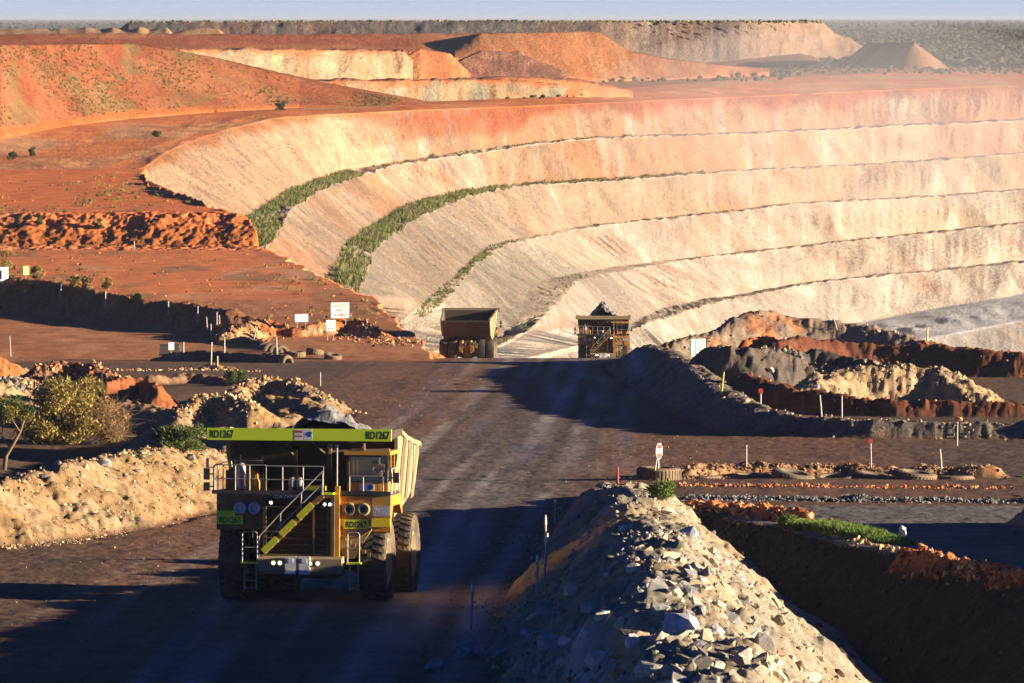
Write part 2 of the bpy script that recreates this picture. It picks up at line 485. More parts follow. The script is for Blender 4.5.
# fine relief
_far = 1 - .75 * sst(600, 760, GY) * (ROUGH < .11)
GZ += fbm(GX * .8, GY * .5, 4, 60) * ROUGH * .9 * _far + fbm(GX * 2.6, GY * 1.6, 3, 61) * ROUGH * .55 * _far
GZ += fbm(GX * .12, GY * .04, 3, 63) * .09
GZ[-1] -= 3.0; GZ[-2] -= 1.5


def ground_z(x, Y):
    """height of the near ground under (x, Y)"""
    x = np.atleast_1d(np.asarray(x, float)); Y = np.atleast_1d(np.asarray(Y, float))
    r = np.clip(np.searchsorted(YS, Y) - 1, 0, len(YS) - 2); fy = np.clip((Y - YS[r]) / (YS[r + 1] - YS[r]), 0, 1)
    px = x / Y * F + 512
    c = np.clip(np.searchsorted(PXS, px) - 1, 0, len(PXS) - 2); fx = np.clip((px - PXS[c]) / (PXS[c + 1] - PXS[c]), 0, 1)
    a = GZ[r, c] * (1 - fx) + GZ[r, c + 1] * fx; b = GZ[r + 1, c] * (1 - fx) + GZ[r + 1, c + 1] * fx
    return a * (1 - fy) + b * fy


_PY = 341.5 - F * np.tan(np.arctan2(GZ, GY) + PITCH)      # where each row of the ground is seen


def ground_at(px, py, lo=118, hi=1100):
    """first point of the near ground met by the sight line through (px, py)"""
    c = int(np.clip(np.searchsorted(PXS, px), 1, len(PXS) - 1))
    t = (px - PXS[c - 1]) / (PXS[c] - PXS[c - 1])
    col = _PY[:, c - 1] * (1 - t) + _PY[:, c] * t
    ok = np.where((col <= py) & (YS > lo) & (YS < hi))[0]
    Y = YS[ok[0]] if len(ok) else hi
    x = (px - 512) / F * Y
    return Vector((x, Y, float(ground_z(x, Y)[0])))


M_SOIL = soil_mat('soil', 2.6, .3, .42, .5, .10)
_xx = 0
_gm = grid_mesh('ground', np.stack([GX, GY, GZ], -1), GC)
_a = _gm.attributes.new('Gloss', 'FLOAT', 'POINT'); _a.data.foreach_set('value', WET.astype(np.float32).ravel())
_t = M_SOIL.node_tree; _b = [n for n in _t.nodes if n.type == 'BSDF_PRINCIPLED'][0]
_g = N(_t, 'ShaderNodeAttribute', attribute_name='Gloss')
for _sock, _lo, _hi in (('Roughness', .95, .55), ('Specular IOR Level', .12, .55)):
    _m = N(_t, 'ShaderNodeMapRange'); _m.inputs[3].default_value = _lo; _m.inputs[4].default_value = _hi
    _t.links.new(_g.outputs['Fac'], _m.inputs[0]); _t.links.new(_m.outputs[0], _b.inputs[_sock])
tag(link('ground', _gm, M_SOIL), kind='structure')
# ------------------------------------------------------------------ the open pit and the country behind it
PB = np.arange(-220, 1260, 1.7)


def gsm(a, w):
    k = np.exp(-.5 * (np.arange(-3 * w, 3 * w + 1) / w) ** 2); k /= k.sum()
    return np.convolve(np.pad(a, 3 * w, mode='edge'), k, 'valid')


def line(pts, shift=(0, 500), sm=4):
    pts = np.array(pts, float)
    sh, end = shift
    px = PB + sh * (1 - np.clip((PB - 150) / (end - 150), 0, 1))
    py = np.interp(px, pts[:, 0], pts[:, 1]); Y = np.interp(px, pts[:, 0], pts[:, 2])
    return gsm(px, sm), gsm(py, sm), gsm(Y, sm)


def pre(a, *pts):
    return [(-220, a, 1108 - a * .012), (140, a, 1108 - a * .012)] + list(pts)


PIT = [
    ('deep', pre(470, (150, 470, 1100), (600, 440, 1300), (868, 392, 1560), (1024, 360, 1700), (1260, 340, 1760))),
    ('ramp_edge', pre(440, (150, 440, 1100), (400, 420, 1180), (600, 400, 1330), (740, 372, 1480), (868, 350, 1590), (930, 338, 1650), (1024, 320, 1745), (1260, 296, 1820))),
    ('floor_foot', pre(430, (150, 430, 1100), (400, 410, 1190), (600, 372, 1370), (700, 345, 1560), (740, 340, 1610), (868, 321, 1735), (950, 306, 1785), (999, 298, 1815), (1024, 293, 1845), (1260, 268, 1900))),
    ('c5', pre(420, (150, 420, 1100), (400, 395, 1200), (600, 345, 1360), (648, 323, 1430), (686, 312, 1560), (740, 299, 1645), (806, 286, 1705), (868, 279, 1752), (933, 273.5, 1800), (1024, 263.5, 1862), (1260, 240, 1920))),
    ('b5', pre(410, (150, 410, 1100), (400, 388, 1200), (600, 340, 1360), (637, 321, 1445), (663, 308, 1570), (705, 298.5, 1640), (740, 294.5, 1672), (806, 282, 1724), (868, 275.5, 1768), (933, 270, 1814), (1024, 260, 1878), (1260, 236, 1935))),
    ('c4', pre(395, (150, 395, 1100), (400, 368, 1130), (500, 348, 1140), (534, 327, 1170), (561, 301, 1270), (576, 282, 1390), (600, 275.5, 1500), (633, 269, 1585), (686, 261, 1640), (740, 255, 1685), (888, 238.5, 1812), (1024, 225, 1895), (1260, 203, 1950))),
    ('b4', pre(385, (150, 385, 1100), (400, 358, 1130), (500, 338, 1160), (519, 323, 1190), (523, 308, 1225), (530, 287, 1320), (545, 280, 1395), (575, 274, 1500), (610, 267.5, 1593), (686, 258.5, 1660), (740, 252, 1702), (888, 235.5, 1828), (1024, 222, 1911), (1260, 200, 1966))),
    ('c3', pre(360, (150, 360, 1100), (400, 335, 1090), (443, 305, 1108), (477, 263, 1298), (507, 244.5, 1435), (572, 230, 1560), (648, 221.5, 1634), (740, 212.5, 1719), (786, 206, 1760), (925, 199, 1858), (1024, 191.5, 1927), (1260, 172, 1980))),
    ('b3', pre(350, (150, 350, 1100), (400, 322, 1070), (420, 305, 1085), (458, 274, 1240), (485, 247, 1395), (507, 242, 1455), (572, 227.5, 1576), (648, 219, 1648), (740, 209.5, 1733), (786, 203, 1776), (925, 196, 1874), (1024, 188.5, 1943), (1260, 169, 1996))),
    ('c2', pre(330, (150, 320, 1095), (300, 315, 1000), (355, 300, 985), (366, 275, 1060), (372, 252, 1150), (389, 237, 1235), (417, 218, 1350), (450, 204, 1440), (477, 193, 1492), (526, 186, 1545), (625, 181, 1634), (740, 172.5, 1744), (868, 166.5, 1862), (1024, 155.5, 1948), (1260, 140, 2000))),
    ('b2', pre(310, (150, 300, 1095), (290, 292, 1010), (320, 285, 1030), (335, 265, 1075), (344, 243, 1164), (374, 224, 1315), (399, 209, 1415), (424, 201, 1450), (450, 193, 1478), (477, 188.5, 1511), (526, 183, 1562), (625, 178, 1650), (740, 169.5, 1759), (868, 163.5, 1878), (1024, 152.5, 1964), (1260, 137, 2016))),
    ('c1', pre(215, (150, 212, 1103), (215, 240, 1010), (250, 258, 985), (272, 242, 999), (290, 210, 1155), (320, 190, 1285), (355, 177, 1385), (390, 166, 1438), (450, 157, 1480), (534, 145.5, 1560), (591, 140, 1613), (740, 135.5, 1770), (868, 129, 1888), (1024, 122, 1972), (1260, 112, 2022))),
    ('b1', pre(195, (150, 197, 1105), (215, 214, 1106), (240, 217, 1114), (252, 215, 1137), (290, 190, 1268), (330, 175, 1392), (353, 170.5, 1424), (390, 162, 1452), (450, 153.5, 1494), (534, 142, 1577), (591, 137, 1630), (740, 132.5, 1786), (868, 126, 1904), (1024, 119, 1990), (1260, 109, 2038))),
    ('rim', pre(170.5, (140, 172, 1096), (153, 160, 1138), (171, 149, 1190), (202, 137, 1262), (233, 127.5, 1322), (280, 117, 1388), (420, 110, 1466), (534, 106, 1588), (600, 103, 1652), (740, 97, 1815), (868, 91, 1934), (1024, 85, 2020), (1260, 77, 2070))),
    ('shelf', [(-220, 158, 1150), (110, 158, 1150), (150, 148, 1195), (171, 140, 1235), (202, 130, 1305), (233, 119, 1375), (270, 112, 1425), (420, 105, 1535), (534, 98.5, 1640), (600, 95, 1725), (740, 86, 1905), (868, 79.5, 2050), (1024, 76, 2165), (1260, 70, 2230)]),
    ('back', [(-220, 140, 1210), (0, 136, 1230), (80, 125, 1320), (200, 115, 1415), (300, 108.5, 1490), (430, 103, 1590), (600, 90, 1810), (740, 80, 2010), (868, 74, 2200), (1024, 70, 2350), (1260, 66, 2450)]),
]
# how far along each line its fall lines run to the right of the rim point they start from
SHIFT = {'b1': (85, 430), 'c1': (112, 450), 'b2': (165, 490), 'c2': (195, 520), 'b3': (255, 580), 'c3': (268, 600), 'b4': (318, 660), 'c4': (350, 700), 'b5': (400, 760), 'c5': (410, 780), 'floor_foot': (430, 820), 'ramp_edge': (430, 840), 'deep': (430, 840)}
FACE = {('deep', 'ramp_edge'): 16, ('ramp_edge', 'floor_foot'): 26, ('floor_foot', 'c5'): 34, ('c5', 'b5'): 5, ('b5', 'c4'): 34, ('c4', 'b4'): 6, ('b4', 'c3'): 34, ('c3', 'b3'): 7,
        ('b3', 'c2'): 34, ('c2', 'b2'): 9, ('b2', 'c1'): 34, ('c1', 'b1'): 12, ('b1', 'rim'): 40, ('rim', 'shelf'): 20, ('shelf', 'back'): 22}
CREAM = np.array((.60, .47, .31)); CREAM2 = np.array((.52, .43, .30)); SALMON = np.array((.60, .30, .15)); PITRED = np.array((.46, .14, .055))
FCOL = {('b1', 'rim'): (SALMON, (.66, .38, .20)), ('b2', 'c1'): ((.62, .43, .26), (.62, .33, .165)), ('b3', 'c2'): ((.57, .42, .26), (.60, .36, .19)), ('b4', 'c3'): ((.56, .44, .29), (.50, .42, .30)),
        ('b5', 'c4'): ((.55, .455, .32), (.50, .42, .31)), ('floor_foot', 'c5'): ((.54, .46, .34), (.48, .41, .31)), ('deep', 'ramp_edge'): ((.50, .45, .36), (.42, .38, .31))}
PITK = .54
NS = fbm(PB * .02, PB * 0, 3, 70)
lines = {n: line(p, SHIFT.get(n, (0, 500))) for n, p in PIT}
for q in '12345':          # benches are narrower along the far wall
    pc, yc, Yc = lines['c' + q]; pb_, yb_, Yb_ = lines['b' + q]
    jit = fbm(PB * .11, PB * 0 + int(q), 4, 190) * .9 + fbm(PB * .03, PB * 0 + int(q), 3, 195) * 1.2
    lines['c' + q] = (pc, yb_ + (yc - yb_) * (1 - .5 * sst(470, 640, PB)) + np.maximum(jit * (1 - .55 * sst(480, 700, PB)), -.5), Yc)
    lines['b' + q] = (pb_, yb_ + fbm(PB * .07, PB * 0 + int(q), 4, 197) * .8, Yb_)
rows = []; cols = []; bench_rows = {}
prev = None
for k in range(len(PIT) - 1):
    a, b = PIT[k][0], PIT[k + 1][0]
    n = FACE[(a, b)]
    x0, y0, z0 = W(*lines[a]); x1, y1, z1 = W(*lines[b])
    along = np.cumsum(np.hypot(np.gradient(x0), np.gradient(y0)))
    for i in range(n + (1 if k == len(PIT) - 2 else 0)):
        t = i / n
        x = x0 + (x1 - x0) * t; y = y0 + (y1 - y0) * t; z = z0 + (z1 - z0) * t
        isface = (a, b) in FCOL
        w = math.sin(math.pi * min(1, max(0, t)))
        if isface:
            al2 = along + t * 6 * (1 - sst(560, 900, PB)); rill = fbm(al2 * .14, z * .015 + k, 4, 80 + k) ; big = fbm(along * .03, z * .04, 3, 90 + k); fine = fbm(al2 * .55, z * .10, 4, 95 + k)
            d = (rill * .8 + big * 2.6 + fine * .6) * w
            y = y + d * 1.6; x = x - d * .6
            ca, cb = np.array(FCOL[(a, b)][0]), np.array(FCOL[(a, b)][1])
            m = sst(-.25, .35, fbm(al2 * .012, z * .05, 4, 110 + k))[:, None]
            c = ca * (1 - m) + cb * m
            st = sst(.05, .5, fbm(al2 * .10, z * .012 + 3 * k, 4, 120 + k))[:, None]
            c = c * (1 - st * .55) + np.array((.72, .62, .47)) * st * .55
            dk = sst(.22, .55, fbm(al2 * .05 + z * .12, z * .03 + 7 * k, 4, 130 + k))[:, None]
            c = c * (1 - dk * .55) + np.array((.32, .25, .16)) * dk * .55
            mo = sst(.1, .45, fbm(al2 * .10 + 3 * t, z * .10 + 11 * k, 5, 145 + k))[:, None]
            c = c * (1 - mo * .35) + np.array((.50, .25, .12)) * mo * .35
            if (a, b) == ('b1', 'rim'):
                rd = sst(.45, .92, t + NS * .25 + fbm(along * .04, z * .1, 4, 140) * .3)[:, None]
                c = c * (1 - rd) + PITRED * rd
                lip = sst(.80, .97, t + fbm(along * .06, z * .2, 4, 141) * .12)[:, None] * (1 - sst(420, 520, PB))[:, None]
                # pale flank on the left, redder between
                pl = (1 - sst(330, 420, PB))[:, None] * .75
                c = c * (1 - pl) + np.array((.86, .58, .33)) * pl
                c = c * (1 - lip) + np.array((.62, .25, .09)) * lip
                rr = (np.exp(-((PB - 440) / 70) ** 2))[:, None] * sst(.25, .5, t) * .8
                c = c * (1 - rr) + PITRED * rr
            if (a, b) == ('b2', 'c1'):
                sr = (sst(640, 760, PB) * 0)[:, None]
                rr = (np.exp(-((PB - 985) / 45) ** 2))[:, None] * .6
                c = c * (1 - rr) + np.array((.50, .20, .11)) * rr
            if (a, b) in (('b3', 'c2'), ('b4', 'c3')):
                gl = (1 - sst(430, 520, PB))[:, None] * .45
                c = c * (1 - gl) + np.array((.50, .44, .30)) * gl
            gr = (1 - sst(430, 560, PB))[:, None] * sst(.1, .45, fbm(along * .3, z * .3, 4, 150 + k))[:, None]
            if k > 4:
                c = c * (1 - gr * .4) + np.array((.26, .25, .20)) * gr * .4
        elif a == 'rim':
            m = sst(-.2, .4, fbm(x * .05, y * .012, 4, 160))[:, None]
            c = np.array((.60, .19, .065)) * (1 - m) + np.array((.60, .27, .12)) * m
            z = z + fbm(x * .2, y * .06, 4, 161) * .3 * w
        elif a == 'shelf':
            m = sst(-.1, .4, fbm(x * .05, y * .01, 4, 162))[:, None]
            c = np.array((.62, .20, .07)) * (1 - m) + np.array((.58, .29, .14)) * m
            z = z + fbm(x * .2, y * .06, 4, 163) * .3 * w
        elif a == 'ramp_edge':
            m = sst(-.2, .4, fbm(x * .04, y * .02, 5, 164))[:, None]
            c = np.array((.34, .335, .345)) * (1 - m) + np.array((.46, .45, .45)) * m  # floor colour greyed for shade and lightened for haze
            z = z + fbm(x * .15, y * .05, 4, 165) * .8 * w
        else:      # bench
            m = sst(-.1, .4, fbm(along * .1, y * .1, 4, 170 + k))[:, None]
            c = np.array((.40, .32, .24)) * (1 - m) + np.array((.50, .40, .29)) * m
            z = z + fbm(along * .25, y * .2, 3, 171 + k) * .5
            bench_rows.setdefault(a, []).append(np.stack([x, y, z], -1))
        if isface: c = c * PITK * np.array((1.0, 1.0, 1.10))
        rows.append(np.stack([x, y, z], -1)); cols.append(c)
BACK = rows[-1]
# the plain beyond, out to the horizon
for Yf, zf, n in ((2600, -19.6, 26), (4200, -19.2, 30), (9000, -18.6, 22), (20000, -17, 10), (60000, -14, 4)):
    P0 = rows[-1]
    for i in range(1, n + 1):
        t = i / n
        y = P0[:, 1] * (1 - t) + Yf * t; z = P0[:, 2] * (1 - t) + zf * t
        x = (PB - 512) / F * y
        z = z + fbm(x * .02, y * .004, 4, 180) * .5 * (y < 5000)
        m = sst(-.2, .3, fbm(x * .01, y * .002, 4, 181))[:, None]
        red = (1 - sst(2350, 2600, y))[:, None]
        c = np.array((.10, .085, .045)) * (1 - m) + np.array((.16, .12, .065)) * m
        c = c * (1 - red) + np.array((.38, .16, .075)) * red
        rows.append(np.stack([x, y, z], -1)); cols.append(c)
M_PIT = soil_mat('pit_earth', .8, .07, .38, 1.0, 1.1)
P = np.stack(rows); C_ = np.stack([np.broadcast_to(c, (len(PB), 3)) for c in cols])
tag(link('terrain', grid_mesh('terrain', P, C_), M_PIT), kind='structure')


def far_z(x, y):
    """height of the far plain and rim shelf (nearest vertex)"""
    px = x / y * F + 512
    c = int(np.clip(round((px - PB[0]) / 1.7), 0, len(PB) - 1))
    r = int(np.argmin(np.abs(P[330:, c, 1] - y))) + 330
    return float(P[r, c, 2])


def massif(name, foot, crest, back=60.0, n=26, cfun=None, rough=1.0, seed=0, step=1.7, slope_noise=1.0, mat=None):
    """a heap or hill: front face from a foot line to a crest line, a top that runs back, and a rear face"""
    f = np.array(foot, float); c = np.array(crest, float)
    px = np.arange(min(f[0, 0], c[0, 0]), max(f[-1, 0], c[-1, 0]) + .1, step)
    fy, fY = np.interp(px, f[:, 0], f[:, 1]), np.interp(px, f[:, 0], f[:, 2])
    cy, cY = np.interp(px, c[:, 0], c[:, 1]), np.interp(px, c[:, 0], c[:, 2])
    x0, y0, z0 = W(px, fy, fY); x1, y1, z1 = W(px, cy, cY)
    along = np.cumsum(np.hypot(np.gradient(x0), np.gradient(y0)))
    rr, cc = [], []
    for i in range(n + 1):
        t = i / n; w = math.sin(math.pi * t) ** .6
        x = x0 + (x1 - x0) * t; y = y0 + (y1 - y0) * t; z = z0 + (z1 - z0) * t
        d = (fbm(along * .15, z * .03, 4, seed) * 1.4 + fbm(along * .04, z * .08, 3, seed + 1) * 2.5) * w * rough
        y = y + d
        z = z + fbm(along * .3, y * .1, 3, seed + 2) * .25 * rough * t
        rr.append(np.stack([x, y, z], -1)); cc.append(cfun(px, along, t, x, y, z))
    top = rr[-1]
    for t, dz in ((.3, .15), (1.0, .0)):
        y = top[:, 1] + back * t; z = top[:, 2] + dz + fbm(along * .2, y * .05, 3, seed + 4) * .4 * rough
        rr.append(np.stack([top[:, 0] * y / top[:, 1], y, z], -1)); cc.append(cc[n])
    y = top[:, 1] + back + 40; rr.append(np.stack([top[:, 0] * y / top[:, 1], y, np.minimum(z0, -20) - 3], -1)); cc.append(cc[n])
    rr.insert(0, rr[0] - np.array((0, 2, 4))); cc.insert(0, cc[0])
    return tag(link(name, grid_mesh(name, np.stack(rr), np.stack([np.broadcast_to(q, (len(px), 3)) for q in cc])), mat or M_PIT), kind='structure')


def mix(a, b, k):
    k = np.asarray(k)[..., None]
    return np.array(a) * (1 - k) + np.array(b) * k


# red hill on the left, tufts of dry grass in bands across it
def c_hill(px, al, t, x, y, z):
    c = mix((.27, .078, .03), (.33, .12, .05), sst(-.3, .3, fbm(al * .035 + t * 2.2, t * 1.6 - al * .012, 5, 200)))
    g = sst(-.05, .45, fbm(al * .05 + t * 3.0, t * 2.0 - al * .02 + 5, 5, 201)) * (1 - sst(200, 380, px)) * .7
    c = mix(c, (.22, .16, .055), g) if np.ndim(g) == 0 else c * (1 - g[:, None]) + np.array((.20, .14, .055)) * g[:, None]
    o = np.asarray((t < .10) * .8 + 0 * px)
    return c * (1 - o[:, None]) + np.array(ORANGE) * o[:, None]


def along_slope(pts, crest_py, m):
    """crest points that lie up a slope m behind the foot points, seen at heights crest_py"""
    out = []
    for (px, py, Y), cy in zip(pts, crest_py):
        z = float(W(px, py, Y)[2]); r = -float(W(px, cy, 1.0)[2])
        out.append((px, cy, (m * Y - z) / (m + r)))
    return out


_f = [(-220, 147, 1195), (0, 137, 1215), (60, 127, 1300), (130, 117, 1385), (210, 110, 1450), (300, 107, 1510), (400, 107.5, 1540), (440, 109, 1550)]
massif('hill', _f, along_slope(_f, [47, 45.5, 45, 44, 58, 79.5, 99, 107.5], .17), 70, 60, c_hill, .35, 210)
# the cut benches behind the hill
def c_cut(lo, hi):
    def f(px, al, t, x, y, z):
        c = mix(lo, hi, sst(-.3, .3, fbm(al * .12, z * .03, 4, 220)))
        st = sst(.0, .45, fbm(al * .35, z * .05, 4, 222))
        c = c * (1 - st[:, None] * .5) + np.array((.20, .135, .08)) * st[:, None] * .5
        k = np.asarray(sst(.72, 1.0, t + fbm(al * .08, z * .2, 3, 221) * .3))
        return c * (1 - k[:, None]) + np.array((.40, .15, .06)) * k[:, None]
    return f


_f = [(300, 104, 1570), (420, 104.5, 1612), (500, 102.5, 1648), (560, 99, 1680), (600, 95.5, 1710)]
massif('hill', _f, along_slope(_f, [81, 80.5, 80, 84, 94], .6), 50, 22, c_cut((.36, .22, .11), (.26, .225, .155)), 1.5, 230)
_f = [(180, 80, 1625), (300, 80, 1670), (404, 79, 1712), (414, 79, 1720)]
massif('hill', _f, along_slope(_f, [50, 50, 51, 62], .75), 60, 26, c_cut((.38, .28, .175), (.40, .24, .13)), 1.5, 240)
_f = [(396, 79.5, 1722), (420, 78.5, 1726), (450, 78, 1738), (472, 78, 1754)]
massif('hill', _f, along_slope(_f, [62, 49, 54, 76], .7), 30, 18, lambda px, al, t, x, y, z: mix((.38, .17, .07), (.34, .12, .045), sst(-.3, .3, fbm(al * .2, z * .2, 3, 251))), .4, 250)
_f = [(458, 79, 1772), (480, 78.5, 1776), (520, 78.5, 1784), (570, 79.5, 1796)]
massif('hill', _f, along_slope(_f, [62, 51, 55, 74], .35), 60, 26, lambda px, al, t, x, y, z: mix((.22, .10, .065), (.32, .15, .09), sst(-.2, .3, fbm(al * .3, z * .6, 4, 261))), 1.1, 260)
# orange eroded bank and its pond flat
_f = [(470, 97, 1665), (520, 97.5, 1668), (580, 96, 1690), (634, 94, 1725)]
massif('hill', _f, along_slope(_f, [79.5, 78.5, 81.5, 92.5], .4), 60, 18, lambda px, al, t, x, y, z: mix((.56, .22, .085), (.50, .17, .06), sst(-.3, .3, fbm(al * .15, z * .1, 3, 271))), .7, 270)
# red terrace behind the benches
_f = [(-220, 46.5, 1950), (100, 45.5, 1950), (240, 49.5, 1950), (410, 51.5, 1960), (520, 54, 1970)]
massif('hill', _f, along_slope(_f, [37.5, 34.5, 36, 35, 34], .10), 200, 22, lambda px, al, t, x, y, z: mix((.36, .10, .037), (.40, .155, .06), sst(-.3, .3, fbm(x * .03, z * .5, 4, 281))), .8, 280)
# pale tan heaps on the skyline at the left
_cr = []
for i, px in enumerate(np.arange(-220, 175, 9.0)):
    _cr.append((px, 26.5 + 3.2 * abs(math.sin(i * 1.1)) + (i % 3) * .7, 2330))
massif('hill', [(-220, 40, 2290), (170, 40, 2290)], _cr + [(175, 37, 2320)], 60, 20, lambda px, al, t, x, y, z: mix((.42, .26, .13), (.36, .22, .11), sst(-.3, .3, fbm(al * .1, z * .1, 3, 291))), 1.0, 290)
massif('hill', [(160, 42, 2250), (228, 42, 2250)], [(160, 37, 2275), (185, 31, 2282), (206, 28.5, 2285), (219, 30, 2282), (228, 37, 2270)], 30, 14, lambda px, al, t, x, y, z: mix((.56, .33, .16), (.50, .28, .13), sst(-.3, .3, fbm(al * .1, z * .1, 3, 296))), .6, 295)


# the long waste dump on the skyline
def c_dump(px, al, t, x, y, z):
    band = fbm(al * .028, z * 0 + .5, 3, 301)
    c = mix((.13, .115, .10), (.21, .125, .08), sst(-.15, .25, band))
    rt = sst(560, 740, px)[:, None]
    c = c * (1 - rt * .7) + np.array((.25, .145, .085)) * rt * .7
    sp = sst(.1, .5, fbm(al * .5, z * .5, 4, 302))[:, None]
    c = c * (1 - sp * .45) + np.array((.30, .26, .21)) * sp * .45
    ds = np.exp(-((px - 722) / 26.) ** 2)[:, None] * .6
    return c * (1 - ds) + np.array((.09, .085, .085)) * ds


_f = [(118, 42, 2480), (480, 50, 2480), (600, 58, 2490), (740, 65.5, 2530), (800, 65.5, 2580), (838, 62, 2610), (866, 50, 2630)]
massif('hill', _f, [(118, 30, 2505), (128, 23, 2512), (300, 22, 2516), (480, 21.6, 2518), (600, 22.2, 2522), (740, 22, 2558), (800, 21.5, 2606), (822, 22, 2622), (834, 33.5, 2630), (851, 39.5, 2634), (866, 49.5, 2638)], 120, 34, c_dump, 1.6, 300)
massif('hill', [(700, 66, 2440), (824, 66, 2440)], [(700, 64, 2446), (735, 61, 2452), (770, 57, 2458), (800, 54, 2460), (815, 57, 2456), (824, 65, 2445)], 20, 12, lambda px, al, t, x, y, z: mix((.30, .16, .085), (.27, .145, .08), sst(-.3, .3, fbm(al * .1, z * .1, 3, 311))), .5, 310)


# orange dump with a flat top and a long tail
def c_orange(px, al, t, x, y, z):
    c = mix((.30, .122, .05), (.27, .098, .038), sst(-.3, .3, fbm(al * .16 + t * 1.2, t * .7, 4, 321)))
    st = sst(.0, .4, fbm(al * .22 + t * 2.2, t * .6, 4, 322))[:, None] * .45
    return c * (1 - st) + np.array((.34, .21, .105)) * st


_f = [(455, 58, 1925), (480, 63, 1940), (562, 74, 1980), (598, 79, 2005), (640, 80.5, 2035), (700, 77, 2075), (770, 72, 2130)]
massif('hill', _f, [(455, 48, 1965), (480, 34, 1982), (540, 33, 2016), (588, 32, 2052), (600, 33.2, 2058), (628, 52, 2066), (671, 60, 2082), (720, 65.5, 2100), (770, 70, 2138)], 60, 34, c_orange, .6, 320)

# the small dark stockpile: a ridge whose front looks away from the sun
mb = MB()
A_ = Vector(W(868, 43.2, 2440)); B_ = Vector(W(914, 42.6, 2385))
g0 = -20.4
n_ = (B_ - A_); n_.z = 0; n_.normalize(); s_ = Vector((n_.y, -n_.x, 0))
H_ = A_.z - g0; H2 = B_.z - g0
run = 1.45
vs = []
NL = 40
prof = []
for i in range(NL + 1):
    t = i / NL
    c = A_.lerp(B_, t)
    prof.append((c, H_ + (H2 - H_) * t))
ring = []
# closed footprint: front side, rounded end at B, back side, rounded end at A
foot_, crest_ = [], []
for c, h in prof: foot_.append(c + s_ * h * run); crest_.append(c)
for k in range(1, 16):
    a = math.pi * k / 16; d = s_ * math.cos(a) + n_ * math.sin(a); foot_.append(B_ + d * H2 * run); crest_.append(B_)
for c, h in reversed(prof): foot_.append(c - s_ * h * run); crest_.append(c)
for k in range(1, 16):
    a = math.pi * k / 16; d = -s_ * math.cos(a) - n_ * math.sin(a); foot_.append(A_ + d * H_ * run); crest_.append(A_)
foot_.append(foot_[0]); crest_.append(crest_[0])
m_ = 14
Pm = np.zeros((m_ + 1, len(foot_), 3))
for i in range(m_ + 1):
    t = i / m_
    for j, (a, b) in enumerate(zip(foot_, crest_)):
        a = Vector((a.x, a.y, g0 - .5)); Pm[i, j] = a.lerp(b, t)
al_ = np.arange(len(foot_)) * .9
for i in range(m_ + 1):
    d = fbm(al_ * .4, al_ * 0 + i * .1, 3, 330) * .5 * math.sin(math.pi * i / m_)
    Pm[i, :, 2] += d
Pm[:, -1] = Pm[:, 0]
cm = np.stack([mix((.30, .16, .085), (.26, .13, .07), sst(-.3, .3, fbm(al_ * .5, al_ * 0 + i * .05, 3, 331))) for i in range(m_ + 1)])
tag(link('hill', grid_mesh('hill', Pm, cm), M_PIT), kind='structure')
# ------------------------------------------------------------------ haul trucks
M_YEL = paint('machine_yellow', (.62, .285, .022), .45, 0, .6, (.34, .20, .09), 1.3)
M_CREAM = paint('dusty_pale_yellow', (.33, .265, .14), .75, 0, .55, (.40, .29, .17), .9)
M_DKY = paint('grimy_shaded_yellow', (.30, .16, .03), .6, 0, .8, (.09, .06, .04), 1.5)
M_WORN_SHADE = paint('worn_shaded_steel', (.075, .062, .052), .6, .2, .6, (.12, .08, .045), 1.2)  # worn steel, darkened to put the tray's shade into its colour
M_SHADE = paint('shade_dark_paint', (.075, .05, .025), .7, 0, .7, (.03, .025, .02), 1.2)  # shade under the canopy and on the headboard, put into the paint colour
M_BLK = paint('black_steel', (.035, .033, .032), .6, 0, .5, (.14, .10, .07), 1.7)
M_GRY = paint('grey_steel', (.30, .29, .27), .5, .3, .5, (.25, .18, .11), 2.0)
M_RAIL = paint('rail_galvanised', (.44, .40, .34), .45, .2, .3, (.35, .24, .14), 2.0)
M_HIVIS = paint('hi_vis_yellow_green', (.74, .92, .02), .45, 0, .10, (.45, .42, .12), 1.0)
M_TYRE = paint('dusty_rubber', (.055, .048, .042), .9, 0, .85, (.24, .17, .105), .9, .2)
M_WHITE = paint('white_paint', (.78, .77, .73), .5, 0, .25, (.5, .38, .26), 2.0)
M_BLACKP = paint('black_lettering', (.02, .02, .02), .5, 0, 0)
M_BLUE = paint('blue_print', (.03, .10, .42), .4, 0, .1)
M_BLUEG = paint('grey_blue_letters', (.16, .20, .30), .5, 0, .2)
M_REDP = paint('red_print', (.62, .05, .04), .5, 0, .2, (.5, .3, .2), 3.0)
M_GREYP = paint('faded_grey_print', (.42, .43, .45), .5, 0, .2, (.6, .5, .4), 3.0)
M_YBRIGHT = paint('bright_yellow_tape', (.85, .66, .02), .4, 0, .15)
M_STRIP = paint('yellow_green_strip', (.74, .72, .03), .4, 0, .25, (.45, .36, .1), 2.0)
M_SLAT = paint('grimy_slats', (.16, .095, .04), .7, 0, .8, (.05, .04, .03), 2.0)
M_SILVER = paint('silver_cover', (.55, .55, .55), .35, .4, .4, (.40, .28, .16), 2.0)
M_CYL = paint('cylinder_red_grey', (.38, .30, .28), .4, .1, .6, (.42, .10, .05), 2.5)
M_ROCKL = soil_mat('ore', 3.0, .8, .5, .6, .08)
M_LAMP = emit('lamp_glow', (1.0, .93, .80), 3.0)


